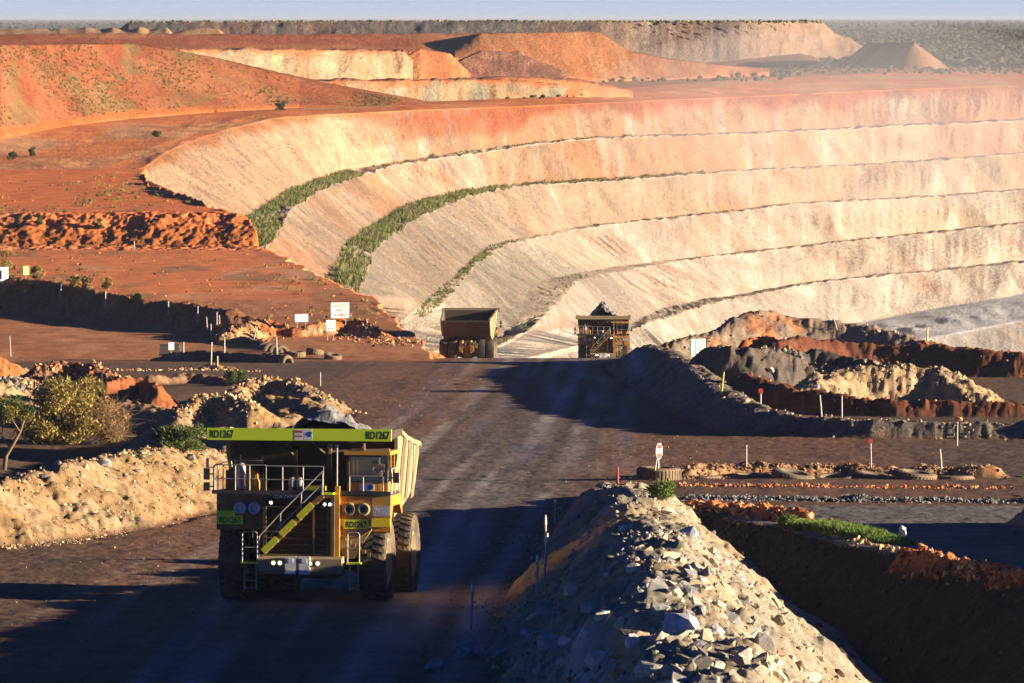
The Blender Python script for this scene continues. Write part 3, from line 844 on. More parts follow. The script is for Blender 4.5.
def glass(name, tint=(.6, .7, .72)):
    m = bpy.data.materials.new(name); m.use_nodes = True
    t = m.node_tree; t.nodes.clear()
    o = t.nodes.new('ShaderNodeOutputMaterial'); mx = t.nodes.new('ShaderNodeMixShader')
    tr = t.nodes.new('ShaderNodeBsdfTransparent'); gl = t.nodes.new('ShaderNodeBsdfGlossy'); fr = t.nodes.new('ShaderNodeFresnel')
    tr.inputs[0].default_value = (*tint, 1); gl.inputs['Roughness'].default_value = .05; fr.inputs[0].default_value = 1.5
    t.links.new(fr.outputs[0], mx.inputs[0]); t.links.new(tr.outputs[0], mx.inputs[1]); t.links.new(gl.outputs[0], mx.inputs[2])
    t.links.new(mx.outputs[0], o.inputs[0])
    return m


M_GLASS = glass('cab_glass')


def text_mesh(name, s, h, depth=.012, bold=.0, width=None):
    cu = bpy.data.curves.new(name, 'FONT'); cu.body = s; cu.size = 1.0; cu.extrude = .5; cu.offset = bold
    cu.align_x = 'CENTER'; cu.align_y = 'CENTER'
    ob = bpy.data.objects.new(name, cu); COL.objects.link(ob)
    dg = bpy.context.evaluated_depsgraph_get(); dg.update()
    me = bpy.data.meshes.new_from_object(ob.evaluated_get(dg))
    bpy.data.objects.remove(ob); bpy.data.curves.remove(cu)
    n = len(me.vertices); a = np.zeros(n * 3); me.vertices.foreach_get('co', a); a = a.reshape(-1, 3)
    lo, hi = a.min(0), a.max(0); a = a - (lo + hi) / 2
    k = h / (hi[1] - lo[1]); kx = k if width is None else width / (hi[0] - lo[0])
    b = np.stack([a[:, 0] * kx, a[:, 2] * depth, a[:, 1] * k], -1)      # faces -Y
    me.vertices.foreach_set('co', b.ravel()); me.materials.clear(); me.update()
    me.name = name
    return me


def lettering(s, h, mat, parent, loc, width=None, bold=.01, name='lettering'):
    return link(name, text_mesh(name, s, h, .002, bold, width), mat, parent, loc)


def tyre_mesh(name, r, w, lugs=34, hub=.52, lug_h=.07):
    m = MB(); h = w / 2
    prof = [(-h * .78, r * hub), (-h * .96, r * .68), (-h, r * .82), (-h * .93, r * .93), (-h * .8, r - lug_h), (0, r - lug_h * .8), (h * .8, r - lug_h), (h * .93, r * .93), (h, r * .82), (h * .96, r * .68), (h * .78, r * hub), (0, r * hub * .97)]
    m.lathe(prof, 'x', (0, 0, 0), 60, True)
    for k in range(lugs):
        for s in (-1, 1):
            a0 = 2 * math.pi * (k + (.5 if s > 0 else 0)) / lugs
            pts = []
            for x, da in ((.03, 0), (.55, .35), (.93, .55)):
                for e in (-1, 1):
                    a = a0 + (da + e * .26) * 2 * math.pi / lugs
                    for rr in (r - lug_h * 1.6, r if x < .9 else r - lug_h * .6):
                        pts.append((s * x * h, rr * math.cos(a), rr * math.sin(a)))
            m.add(pts, [(1, 3, 7, 5), (5, 7, 11, 9), (0, 1, 5, 4), (4, 5, 9, 8), (3, 2, 6, 7), (7, 6, 10, 11), (1, 0, 2, 3), (8, 9, 11, 10)])
    return m.mesh(name)


def rim_mesh(r, w, side):
    """dished wheel with a hub and a ring of nuts, on the side facing out"""
    m = MB(); h = w / 2 * side
    m.lathe([(h * .80, r * .54), (h * .84, r * .50), (h * .45, r * .44), (h * .38, r * .30), (h * .62, r * .24), (h * .66, r * .10), (h * .66, .001)], 'x', (0, 0, 0), 36)
    for k in range(14):
        a = 2 * math.pi * k / 14
        m.box((h * .44, r * .37 * math.cos(a), r * .37 * math.sin(a)), (.09, .09, .09))
    m.lathe([(-h * .80, r * .54), (-h * .4, r * .44), (-h * .4, .001)], 'x', (0, 0, 0), 24)
    return m.mesh('rim')


MATS = {'hv': M_HIVIS, 'st': M_STRIP, 'yb': M_YBRIGHT, 'cr': M_CREAM, 'dk': M_DKY, 'yl': M_YEL}
_tyre_me = {}


def make_truck(name, full=True, edge_mat=None, skip_letters=False):
    T = empty(name)
    M_HIVIS, M_STRIP, M_YBRIGHT = (MATS['hv'], MATS['st'], MATS['yb']) if full else (MATS['cr'], MATS['dk'], MATS['yl'])
    P = lambda n, m, mat, par=None, smooth=False: m.build(n, mat, par or T, smooth)
    # wheels: two in front, two pairs behind
    rw = 1.72
    if 'f' not in _tyre_me:
        _tyre_me['f'] = tyre_mesh('wheel', rw, 1.04); _tyre_me['L'] = rim_mesh(rw, 1.04, -1); _tyre_me['R'] = rim_mesh(rw, 1.04, 1)
    for x, y, s in ((-2.86, 0, 'L'), (2.86, 0, 'R'), (-3.02, 5.9, 'L'), (-1.86, 5.9, 'L'), (1.86, 5.9, 'R'), (3.02, 5.9, 'R')):
        wv = link('wheel', _tyre_me['f'], M_TYRE, T, (x, y, rw - .05))
        wv.rotation_euler = (random.random() * 6, 0, 0)
        link('rim', _tyre_me[s], M_CREAM, wv)
    # chassis, axles
    m = MB()
    for s in (-1, 1):
        m.box((s * .75, 3.4, 2.25), (.4, 9.4, .75))
    m.box((0, -.9, 2.2), (1.9, .8, .7)); m.box((0, 2.4, 2.0), (1.5, 1.2, .5)); m.box((0, 7.6, 2.4), (1.5, .5, .7))
    P('chassis', m, M_DKY)
    m = MB(); m.lathe([(-1.3, .5), (-.7, .62), (-.45, .95), (.45, .95), (.7, .62), (1.3, .5)], 'x', (0, 5.9, 1.67), 20)
    m.box((0, 5.2, 1.9), (.5, 2.2, .5)); P('rear_axle', m, M_DKY, None, True)
    m = MB(); m.box((0, 0, 1.6), (4.6, .42, .5)); m.box((0, -.55, 1.15), (2.6, .3, .3)); P('front_axle', m, M_BLK)
    for s in (-1, 1):
        m = MB(); m.tube([(s * 2.02, 0, 1.2), (s * 1.95, 0, 2.3)], .2, 12); m.tube([(s * 1.95, 0, 2.2), (s * 1.88, 0, 3.9)], .29, 12)
        P('suspension_strut', m, M_YEL, None, True)
        m = MB(); m.tube([(s * .55, 7.9, 1.75), (s * .55, 7.7, 2.6)], .14, 10); m.tube([(s * .55, 7.75, 2.4), (s * .55, 7.55, 3.3)], .2, 10)
        P('suspension_strut', m, M_YEL, None, True)
        m = MB(); m.tube([(s * 1.35, 3.0, 2.1), (s * 1.35, 4.1, 3.6)], .16, 10); P('hoist_cylinder', m, M_GRY, None, True)
    m = MB(); m.lathe([(-1.1, .001), (-1.1, .55), (1.1, .55), (1.1, .001)], 'y', (2.3, 3.0, 2.3), 20); P('fuel_tank', m, M_YEL)
    m = MB(); m.lathe([(-.9, .001), (-.9, .5), (.9, .5), (.9, .001)], 'y', (-2.25, 3.0, 2.35), 20); P('hydraulic_tank', m, M_YEL)
    # engine and radiator
    m = MB(); m.box((0, -.5, 3.1), (2.3, 2.0, 2.2)); P('engine', m, M_BLK)
    m = MB()
    m.box((-1.42, -1.75, 3.15), (.14, .5, 2.45)); m.box((1.32, -1.75, 3.15), (.14, .5, 2.45))
    m.box((-.05, -1.75, 4.33), (2.6, .5, .12)); m.box((-.05, -1.75, 1.98), (2.6, .5, .12)); m.box((-.05, -1.55, 3.15), (2.6, .1, 2.3))
    for k in range(9):
        z = 2.16 + k * .25
        m.slab([(-1.35, -1.93, z), (1.05, -1.93, z), (1.05, -1.72, z + .12), (-1.35, -1.72, z + .12)], (0, .03, -.03))
    m.box((.55, -1.95, 3.1), (.09, .05, 2.2)); m.box((1.12, -1.93, 3.1), (.10, .06, 2.2))
    g = P('radiator_grille', m, M_SLAT)
    m = MB(); m.box((-.25, -2.03, 4.33), (1.75, .04, .20)); pl = P('name_strip', m, M_BLACKP, g)
    if full:
        m = MB(); m.box((-.25, -2.03, 4.33), (1.75, .04, .20))
        lettering('CATERPILLAR', .13, M_BLUEG, pl, (-.25, -2.052, 4.33), 1.5)
    # bumper
    m = MB(); m.prism([(-2.35, 1.35), (-2.35, 1.86), (-2.2, 1.95), (-1.5, 1.95), (-1.5, 1.25), (-2.25, 1.25)], 'x', -1.62, 1.75); bp = P('bumper', m, M_CREAM)
    for x in (-.29, .27):
        m = MB(); m.box((x, -2.40, 1.60), (.44, .14, .72)); m.box((x, -2.475, 1.80), (.2, .02, .16)); m.box((x, -2.475, 1.42), (.3, .02, .04)); P('tow_block', m, M_WHITE, bp)
    for x, z in ((-.98, 1.70), (-.72, 1.70), (.50, 1.69), (.80, 1.69)):
        m = MB(); m.lathe([(.0, .11), (.12, .12), (.12, .001)], 'y', (x, -2.45, z), 14); fl = P('fog_lamp', m, M_BLK, bp)
        m = MB(); m.lathe([(-.02, .001), (-.012, .04), (.0, .06)], 'y', (x, -2.45, z), 14); P('lamp_glass', m, M_LAMP, fl)
    for x, z in ((-1.14, 4.08), (1.02, 4.03), (1.23, 4.03)):
        m = MB(); m.lathe([(.0, .10), (.12, .11), (.12, .001)], 'y', (x, -2.12, z), 14); fl = P('work_lamp', m, M_BLK)
        m = MB(); m.lathe([(-.02, .001), (-.012, .035), (.0, .055)], 'y', (x, -2.12, z), 14); P('lamp_glass', m, M_LAMP, fl)
    # fenders and the boxes on them
    m = MB(); m.prism([(-1.5, 2.95), (-1.6, 3.0), (-1.6, 4.38), (1.1, 4.38), (1.6, 3.8), (1.7, 3.6), (1.5, 3.55), (.9, 3.95), (-.9, 3.95), (-1.3, 3.5)], 'x', -3.42, -1.55); fl_ = P('fender', m, M_DKY)  # left fender darker than the right: shade put into its paint
    m = MB(); m.prism([(-1.5, 2.9), (-1.62, 2.95), (-1.62, 4.38), (1.1, 4.38), (1.6, 3.8), (1.7, 3.6), (1.5, 3.55), (.9, 3.95), (-.9, 3.95), (-1.3, 3.4)], 'x', 2.86, 3.60); fr_ = P('fender', m, M_YEL)
    m = MB(); m.box((3.22, -1.66, 3.30), (.74, .06, .34)); P('reflective_band', m, M_YBRIGHT, fr_)
    m = MB(); m.box((3.24, -1.65, 3.76), (.68, .04, .40)); np_ = P('model_panel', m, M_GREYP, fr_)
    if full: lettering('793C', .24, M_WHITE, fr_, (3.24, -1.672, 3.76), .56, .0)
    m = MB(); m.box((2.2, -1.2, 3.75), (1.28, .8, 1.2)); bx = P('battery_box', m, M_YEL)
    m = MB(); m.prism([(1.56, 3.1), (2.84, 3.1), (2.15, 1.85), (1.56, 1.85)], 'y', -1.5, -1.0); P('step_box', m, M_CREAM)
    m = MB(); m.box((1.49, -1.72, 3.3), (.17, .3, 2.9)); P('corner_post', m, M_YEL)
    for x, mt in ((-2.45, M_SILVER), (-1.86, M_SILVER), (1.97, M_CREAM), (2.53, M_CREAM)):
        m = MB(); m.lathe([(-.06, .001), (-.05, .10), (-.12, .13), (-.16, .22), (-.12, .26), (.0, .26), (.1, .25)], 'y', (x, -1.66, 3.83), 24)
        hl = P('headlight', m, mt, None, True)
        m = MB(); m.lathe([(-.075, .001), (-.07, .09), (-.04, .13)], 'y', (x, -1.66, 3.83), 16); P('lamp_lens', m, M_BLK if x > 0 else M_SILVER, hl)
    # number plates
    for x, z, wd in ((-2.88, 3.36, 1.06), (2.22, 3.23, 1.0)):
        y = -1.64 if x < 0 else -1.635
        m = MB(); m.box((x, y, z), (wd, .03, .36))
        if x < 0: m.box((x - .16, y, z + .27), (wd - .32, .03, .18))
        pl = P('number_plate', m, M_HIVIS)
        if full: lettering('RD1267', .25, M_BLACKP, pl, (x, y - .017, z - .01), .84, .02)
    # decks
    m = MB(); m.box((0, -.35, 4.44), (7.2, 2.6, .10)); m.box((0, -1.68, 4.47), (7.2, .06, .16)); P('deck', m, M_BLK)
    # handrails of the deck
    def rail(xs, y, z0, z1, mid=True, ends=None):
        m = MB()
        for x in xs: m.tube([(x, y, z0), (x, y, z1)], .024, 6)
        m.tube([(xs[0], y, z1), (xs[-1], y, z1)], .024, 6)
        if mid: m.tube([(xs[0], y, (z0 + z1) / 2), (xs[-1], y, (z0 + z1) / 2)], .02, 6)
        P('handrail', m, M_RAIL)
    rail([-1.42, -.75, .08, .9], -1.68, 4.45, 5.52)
    rail([-3.5, -2.66, -2.08, -1.42], -1.68, 4.45, 5.55)
    rail([1.95, 2.5, 3.3], -1.66, 4.45, 5.15, False)
    rail([3.45, 3.62], -1.4, 4.45, 5.45)
    for s, h in ((3.62, 5.45), (-3.55, 5.5)):
        m = MB()
        for y in (-1.6, -.6, .6): m.tube([(s, y, 4.45), (s, y, h)], .024, 6)
        for z in (h, 4.95): m.tube([(s, -1.6, z), (s, .6, z)], .022, 6)
        P('handrail', m, M_RAIL)
    # diagonal stairway across the radiator
    a, b = Vector((-1.52, -2.2, 1.98)), Vector((1.0, -2.2, 4.42))
    m = MB(); m.bar(a + Vector((0, -.28, 0)), b + Vector((0, -.28, 0)), .18, .05, (0, 1, 0)); m.bar(a + Vector((0, .22, 0)), b + Vector((0, .22, 0)), .18, .05, (0, 1, 0))
    for k in range(11):
        c = a.lerp(b, (k + .5) / 11); m.box((c.x, c.y - .03, c.z), (.24, .48, .035))
    st = P('stairway', m, M_DKY)
    d = (b - a).normalized(); nn = Vector((-d.z, 0, d.x))
    for t0, t1 in ((.06, .28), (.34, .56), (.62, .84)):
        m = MB(); m.bar(a.lerp(b, t0) + Vector((0, -.33, .0)) + nn * .02, a.lerp(b, t1) + Vector((0, -.33, 0)) + nn * .02, .25, .04, (0, 1, 0)); P('reflective_strip', m, M_STRIP, st)
    m = MB(); hr = [a + Vector((-.02, -.3, .78)), a.lerp(b, .35) + Vector((0, -.3, .9)), b + Vector((.0, -.3, .95))]
    m.tube(hr, .024, 6); m.tube([a + Vector((-.02, -.3, 0)), hr[0]], .022, 6)
    for t in (.33, .66, 1.0):
        p = a.lerp(b, t) + Vector((0, -.3, 0)); m.tube([p, p + Vector((0, 0, .88))], .022, 6)
    m.tube([a + Vector((.1, -.3, .45)), b + Vector((0, -.3, .48))], .018, 6)
    P('stair_rail', m, M_RAIL, st)
    m = MB(); m.box((1.15, -2.1, 4.46), (.5, .5, .07)); P('landing', m, M_HIVIS, st)
    # ladders low on both sides
    for x0, x1, yy in ((-2.26, -1.66, -2.1), (1.95, 2.42, -1.9)):
        m = MB(); m.box(((x0 + x1) / 2, yy, 1.68), (x1 - x0 + .1, .5, .07)); lp = P('step_platform', m, M_HIVIS)
        m = MB()
        for x in (x0, x1):
            m.tube([(x, yy - .2, 1.7), (x, yy - .2, 2.85), (x + (.06 if x == x0 else -.06), yy - .2, 2.92)], .026, 6)
        m.tube([(x0 + .06, yy - .2, 2.92), (x1 - .06, yy - .2, 2.92)], .026, 6); m.tube([(x0, yy - .2, 2.3), (x1, yy - .2, 2.3)], .022, 6)
        P('ladder_rail', m, M_RAIL, lp)
        m = MB()
        for x in (x0 + .06, x1 - .06): m.box((x, yy, 1.12), (.07, .05, 1.05))
        for z in (.68, .98, 1.3): m.box(((x0 + x1) / 2, yy, z), (x1 - x0 - .1, .16, .04))
        P('hanging_step', m, M_GRY, lp)
    # cab
    m = MB()
    x0, x1, y0, y1 = 1.80, 3.42, -1.25, .75
    m.box(((x0 + x1) / 2, (y0 + y1) / 2, 4.70), (x1 - x0, y1 - y0, .42))                    # lower body
    m.box(((x0 + x1) / 2, (y0 + y1) / 2, 6.06), (x1 - x0 + .24, y1 - y0 + .3, .16))         # roof
    for x in (x0 + .05, x1 - .06):
        for y in (y0 + .05, -.2, y1 - .05): m.box((x, y, 5.45), (.1, .1, 1.1))
    m.box(((x0 + x1) / 2, y1 - .03, 5.45), (x1 - x0 - .1, .05, 1.1))                        # rear wall
    cb = P('cab', m, M_YEL)
    m = MB(); m.box((x0 + .02, y0 - .02, 5.43), (.09, .05, 1.1)); m.box((x1 - .04, y0 - .02, 5.43), (.12, .05, 1.1)); m.box(((x0 + x1) / 2, y0 - .02, 4.92), (x1 - x0, .05, .06)); m.box(((x0 + x1) / 2, y0 - .02, 5.95), (x1 - x0, .05, .08)); P('window_frame', m, M_BLK, cb)
    m = MB(); m.box(((x0 + x1) / 2, y0 + .01, 5.43), (x1 - x0 - .2, .02, 1.0)); P('windscreen', m, M_GLASS, cb)
    m = MB()
    for y in (-.72, .28): m.box((x1 - .03, y, 5.45), (.02, .85, 1.0))
    P('side_window', m, M_GLASS, cb)
    m = MB(); m.box(((x0 + x1) / 2 + .25, .25, 4.98), (.6, .55, .16)); m.box(((x0 + x1) / 2 + .25, .5, 5.35), (.6, .14, .75)); P('driver_seat', m, M_BLK, cb)
    m = MB(); m.box(((x0 + x1) / 2, -.95, 5.02), (x1 - x0 - .3, .35, .18))
    m.tube([(2.86 + .2 * math.cos(k * math.pi / 8), -.52 + .05 * math.sin(k * math.pi / 8), 5.18 + .2 * math.sin(k * math.pi / 8)) for k in range(17)], .02, 6); m.tube([(2.86, -.5, 5.18), (2.86, -.85, 5.02)], .03, 6)
    P('dashboard', m, M_BLK, cb)
    m = MB(); m.box((2.56, y0 - .03, 4.70), (1.15, .03, .30)); P('cab_front_panel', m, M_YEL, cb)
    if full:
        m = MB(); m.box((2.45, y0 - .06, 4.70), (.28, .02, .30)); P('sticker', m, M_WHITE, cb)
        m = MB(); m.box((2.74, y0 - .06, 4.70), (.30, .02, .30)); sk_ = P('sticker', m, M_WHITE, cb)
        m = MB(); m.lathe([(0, .001), (0, .11), (.01, .11), (.01, .001)], 'y', (2.74, y0 - .085, 4.70), 16); P('emblem', m, M_BLUE, sk_)
    m = MB(); m.tube([(1.45, -1.7, 4.6), (1.45, -1.7, 6.32)], .03, 6); m.lathe([(0, .07), (.1, .07), (.1, .001)], 'z', (1.45, -1.7, 6.30), 10); P('beacon_pole', m, M_RAIL)
    m = MB(); m.bar((1.15, -1.3, 6.12), (3.5, -1.3, 6.2), .12, .10); m.box((1.12, -1.3, 6.22), (.12, .2, .4)); m.box((2.48, -1.35, 6.3), (.08, .1, .3)); P('light_bar', m, M_CREAM)
    m = MB()
    for q in range(7):
        xx = -1.25 + q * .36; m.tube([(xx, -1.3, 4.3), (xx + .1, -1.72, 4.15 - .1 * (q % 3)), (xx + .22, -1.5, 3.7 - .2 * (q % 2))], .03, 5)
    P('hoses', m, M_BLK)
    m = MB()
    for q in range(4): m.tube([(-3.2 + q * .22, -1.66, 2.95), (-3.1 + q * .22, -1.75, 2.6), (-2.9 + q * .2, -1.3, 2.3)], .028, 5)
    P('hoses', m, M_BLK)
    m = MB()
    for q in range(6): m.box((1.75 + q * .2, -1.69, 2.62 - .12 * q), (.14, .12, .16))
    m.tube([(1.6, -1.6, 2.75), (2.3, -1.62, 2.7), (2.75, -1.6, 2.95)], .04, 6)
    P('valve_block', m, M_DKY)
    # left deck gear: extinguisher bottles, air cleaners, mirrors
    m = MB(); m.lathe([(4.6, .001), (4.6, .16), (4.66, .2), (5.5, .2), (5.6, .14), (5.66, .001)], 'z', (-2.46, -1.45, 0), 16); P('pressure_bottle', m, M_CYL, None, True)
    m = MB(); m.lathe([(4.5, .001), (4.5, .12), (4.9, .12), (5.02, .05), (5.2, .04), (5.2, .001)], 'z', (-1.82, -1.4, 0), 12); P('filler_neck', m, M_YEL, None, True)
    for x in (-.42, -.12):
        m = MB(); m.lathe([(4.5, .001), (4.5, .14), (4.95, .15), (5.05, .1), (5.08, .001)], 'z', (x, -1.3, 0), 12); P('air_cleaner', m, M_GRY, None, True)
    m = MB(); m.box((.55, -1.35, 4.62), (.8, .3, .22)); P('tool_box', m, M_YBRIGHT)
    m = MB(); m.box((-2.6, -.3, 4.9), (1.2, 1.0, .8)); P('cabinet', m, M_DKY)
    m = MB(); m.tube([(-3.5, -1.7, 5.55), (-3.2, -1.7, 5.62), (-2.9, -1.7, 5.72), (-1.6, -1.7, 5.74)], .02, 6); m.tube([(-2.45, -1.7, 5.7), (-2.43, -1.7, 5.95)], .025, 6); P('air_pipe', m, M_RAIL)
    for s, z, h in ((-1, 5.18, .46), (-1, 4.68, .34), (1, 5.1, .42)):
        m = MB(); m.box((s * 3.82, -1.65, z), (.24, .1, h)); m.tube([(s * 3.72, -1.62, z), (s * 3.5, -1.6, z)], .03, 6); P('mirror', m, M_BLK)
    m = MB(); m.box((-3.80, -1.62, 5.62), (.11, .05, .40)); m.tube([(-3.80, -1.6, 5.45), (-3.55, -1.6, 5.45)], .02, 6); P('marker_flag', m, M_WHITE)
    # dump body: floor, head board, two ribbed sides
    m = MB()
    side = [(1.0, 5.95), (1.0, 6.9), (1.6, 6.85), (4.2, 6.5), (7.0, 6.25), (9.2, 6.1), (9.7, 6.02), (9.55, 5.7), (8.5, 4.45), (8.0, 4.15), (5.0, 3.55), (1.9, 3.1), (1.35, 3.5)]
    sides_ = []
    for s in (-1, 1):
        m = MB(); n = len(side)
        vo = [(s * (3.50 if z > 4.6 else 3.50 - (4.6 - z) * .30) * (1 - .012 * max(0, y - 1)), y, z) for y, z in side]; vi = [(q[0] - s * .14, q[1], q[2]) for q in vo]
        m.add(vo + vi, [tuple(range(n)), tuple(range(2 * n - 1, n - 1, -1))] + [(i, (i + 1) % n, n + (i + 1) % n, n + i) for i in range(n)])
        for y in (3.4, 5.4, 7.4):          # upright ribs
            zt = np.interp(y, [1.6, 4.2, 7.0, 9.2], [6.8, 6.42, 6.18, 6.02])
            m.add([(s * (3.44 - k_ - .02 * (y - 3)), y + e, z) for z, k_ in ((zt, 0), (3.9, .21)) for e in (-.16, .16)] + [(s * (3.56 - k_ - .03 * (y - 3)), y + e * .8, z) for z, k_ in ((zt - .05, 0), (4.0, .21)) for e in (-.16, .16)],
                  [(0, 1, 5, 4), (4, 5, 7, 6), (6, 7, 3, 2), (0, 4, 6, 2), (1, 3, 7, 5)])
        top = [(1.0, 6.9), (1.6, 6.85), (4.2, 6.5), (7.0, 6.25), (9.2, 6.1), (9.7, 6.02)]
        for (ya, za), (yb, zb) in zip(top[:-1], top[1:]): m.bar((s * (3.46 - .042 * (ya - 1)), ya, za), (s * (3.46 - .042 * (yb - 1)), yb, zb), .26, .18)
        sides_.append(m)
    m = MB()
    m.slab([(-2.95, 1.95, 3.25), (2.95, 1.95, 3.25), (2.85, 8.0, 4.30), (-2.85, 8.0, 4.30)], (0, 0, -.18))
    m.slab([(-2.85, 8.0, 4.28), (2.85, 8.0, 4.28), (3.12, 9.6, 5.98), (-3.12, 9.6, 5.98)], (0, .12, -.12))
    for x in (-2.6, -1.3, 0, 1.3, 2.6): m.bar((x, 8.15, 4.18), (x, 9.65, 5.75), .16, .2)
    for y in (3.0, 4.4, 5.8, 7.2): m.box((0, y, 3.08 + (y - 2) * .17), (5.4, .25, .26))
    for x in (-.75, .75): m.box((x, 5.2, 2.92), (.3, 6.0, .4))
    body = P('dump_body', m, M_WORN_SHADE)
    for q in sides_: P('body_side', q, M_CREAM, body)
    m = MB(); m.slab([(-3.4, 1.05, 6.85), (3.4, 1.05, 6.85), (3.2, 1.9, 3.2), (-3.2, 1.9, 3.2)], (0, .14, 0))
    for x in (-2.1, -.7, .7, 2.1): m.bar((x, 1.02, 6.2), (x, 1.75, 3.4), .18, .14, (0, 1, 0))
    P('headboard', m, M_SHADE, body)
    for q in (-1, 1):
        m = MB(); m.slab([(q * 3.30, 1.5, 6.6), (q * 3.02, 9.2, 5.95), (q * 2.70, 8.0, 4.4), (q * 2.92, 2.0, 3.4)], (-q * .03, 0, 0)); P('liner_plate', m, M_WORN_SHADE, body)
    # canopy over the cab, with its bright edge
    m = MB(); m.slab([(-3.68, -2.1, 6.60), (3.68, -2.1, 6.60), (3.66, 1.1, 6.72), (-3.66, 1.1, 6.72)], (0, 0, .14))
    m.box((-3.62, -.5, 6.86), (.12, 3.1, .26)); m.box((3.62, -.5, 6.86), (.12, 3.1, .26))
    for x in (-2.4, -1.0, .4, 1.9): m.bar((x, -1.95, 6.52), (x, 1.05, 6.56), .14, .16)
    m.bar((-1.0, -1.2, 6.45), (-.75, .9, 5.9), .08); m.bar((0.35, -1.2, 6.45), (.6, .9, 5.9), .08)
    cn = P('canopy', m, M_SHADE)
    m = MB(); m.prism([(-2.18, 6.56), (-2.18, 7.04), (-2.1, 7.04), (-2.1, 6.56)], 'x', -3.72, 3.70)
    ed = P('canopy_edge', m, edge_mat or M_HIVIS)
    if full:
        lettering('RD1267', .32, M_BLACKP, ed, (-3.12, -2.182, 6.80), .95, .02)
        lettering('RD1267', .32, M_BLACKP, ed, (3.16, -2.182, 6.80), .95, .02)
        m = MB(); m.box((-.02, -2.182, 6.80), (.34, .004, .42)); P('sticker', m, M_WHITE, ed)
        m = MB(); m.box((-.02, -2.186, 6.92), (.28, .003, .10)); m.box((-.02, -2.186, 6.74), (.28, .003, .06)); P('print', m, M_REDP, ed)
        m = MB(); m.box((.36, -2.182, 6.80), (.34, .004, .42)); P('sticker', m, M_WHITE, ed)
        m = MB(); m.prism([(.22, 6.80), (.36, 6.92), (.50, 6.92), (.50, 6.84), (.46, 6.80), (.50, 6.72), (.36, 6.70), (.34, 6.77)], 'y', -2.188, -2.185); P('emblem', m, M_BLUE, ed)
    return T


def ore_pile(name, peak, seed, loc, rz, lump=.25):
    """heap of broken ore lying in a truck body"""
    nx, ny = 60, 70
    X, Y_ = np.meshgrid(np.linspace(-3.05, 3.05, nx), np.linspace(1.25, 8.6, ny))
    zt = np.interp(Y_, [1.2, 1.6, 4.2, 7.0, 9.2], [6.8, 6.8, 6.45, 6.05, 5.75]) - .42 - .3 * sst(6.5, 8.6, Y_)
    d = np.hypot((X - peak[0]) / 2.5, (Y_ - peak[1]) / 3.6)
    z = zt + np.maximum(0, 1 - d) * (peak[2] - np.interp(peak[1], [1.2, 4.2, 7.0, 9.2], [6.75, 6.4, 6.0, 5.7]))
    z = z + fbm(X * .9, Y_ * .9, 4, seed) * .22
    cell = vn(X * 3.1, Y_ * 3.1, seed + 5)
    z += (cell - .5) * lump
    k = sst(.3, .7, vn(X * 2.2, Y_ * 2.2, seed + 9))[..., None]
    c = np.array((.13, .135, .145)) * (1 - k) + np.array((.23, .225, .215)) * k
    Pg = np.stack([X, Y_, z], -1)
    # close the underside so that it is a solid heap
    border = []
    me = grid_mesh(name, Pg, c, smooth=False)
    o = link(name, me, M_ROCKL); o.location = loc; o.rotation_euler = (0, 0, rz)
    return o


def place_truck(T, px, Y, rz, sink=.03):
    x = (px - 512) / F * Y
    zs = [float(ground_z(x + dx, Y + dy)[0]) for dx in (-3, 0, 3) for dy in (-1, 3, 6)]
    T.scale = (.97, .97, .97); T.location = (x, Y, float(np.mean(zs)) - sink); T.rotation_euler = (0, 0, rz)


t1 = make_truck('haul_truck')
tag(t1, 'yellow haul truck with bright green canopy edge reading RD1267', 'haul truck', 'haul trucks on the mine road')
_yaw = R(-7.2)
place_truck(t1, 306.5, 240.0, _yaw)
t1.scale = (1, 1, 1)
# the road falls away behind the truck by 3.65 %
t1.rotation_euler = (math.atan(-.0365), 0, _yaw)
t2 = make_truck('haul_truck', full=False, edge_mat=M_CREAM)
tag(t2, 'empty haul truck seen from behind, its tailgate lip above four dusty tyres', 'haul truck', 'haul trucks on the mine road')
place_truck(t2, 470.5, 752.0, R(180 - 3.5))
t3 = make_truck('haul_truck', full=False, edge_mat=M_CREAM)
tag(t3, 'loaded haul truck facing the camera beside the empty one at the road crest', 'haul truck', 'haul trucks on the mine road')
place_truck(t3, 603.5, 790.0, R(-2.0))
for T, pk, sd, lb, lump in ((t1, (.45, 2.9, 8.2), 700, 'grey heap of crushed ore in the truck with the green canopy edge', .34), (t3, (-.1, 3.0, 9.1), 710, 'coarse pale rock heaped high in the truck that faces the camera at the crest', .55)):
    o = ore_pile('ore_load', pk, sd, T.location, 0, lump); o.rotation_euler = T.rotation_euler; o.scale = T.scale
    tag(o, lb, 'ore load')


# ------------------------------------------------------------------ the driver
def skin_body(name, joints, bones, mat, parent=None):
    me = bpy.data.meshes.new(name); me.from_pydata([j[0] for j in joints], bones, [])
    ob = bpy.data.objects.new(name, me); COL.objects.link(ob)
    md = ob.modifiers.new('s', 'SKIN'); ob.modifiers.new('u', 'SUBSURF').levels = 2
    for i, j in enumerate(joints):
        sv = me.skin_vertices[0].data[i]; sv.radius = (j[1], j[2] if len(j) > 2 else j[1]); sv.use_root = (i == 0)
    dg = bpy.context.evaluated_depsgraph_get(); dg.update()
    res = bpy.data.meshes.new_from_object(ob.evaluated_get(dg))
    bpy.data.objects.remove(ob); bpy.data.meshes.remove(me)
    res.polygons.foreach_set('use_smooth', [True] * len(res.polygons))
    return link(name, res, mat, parent)


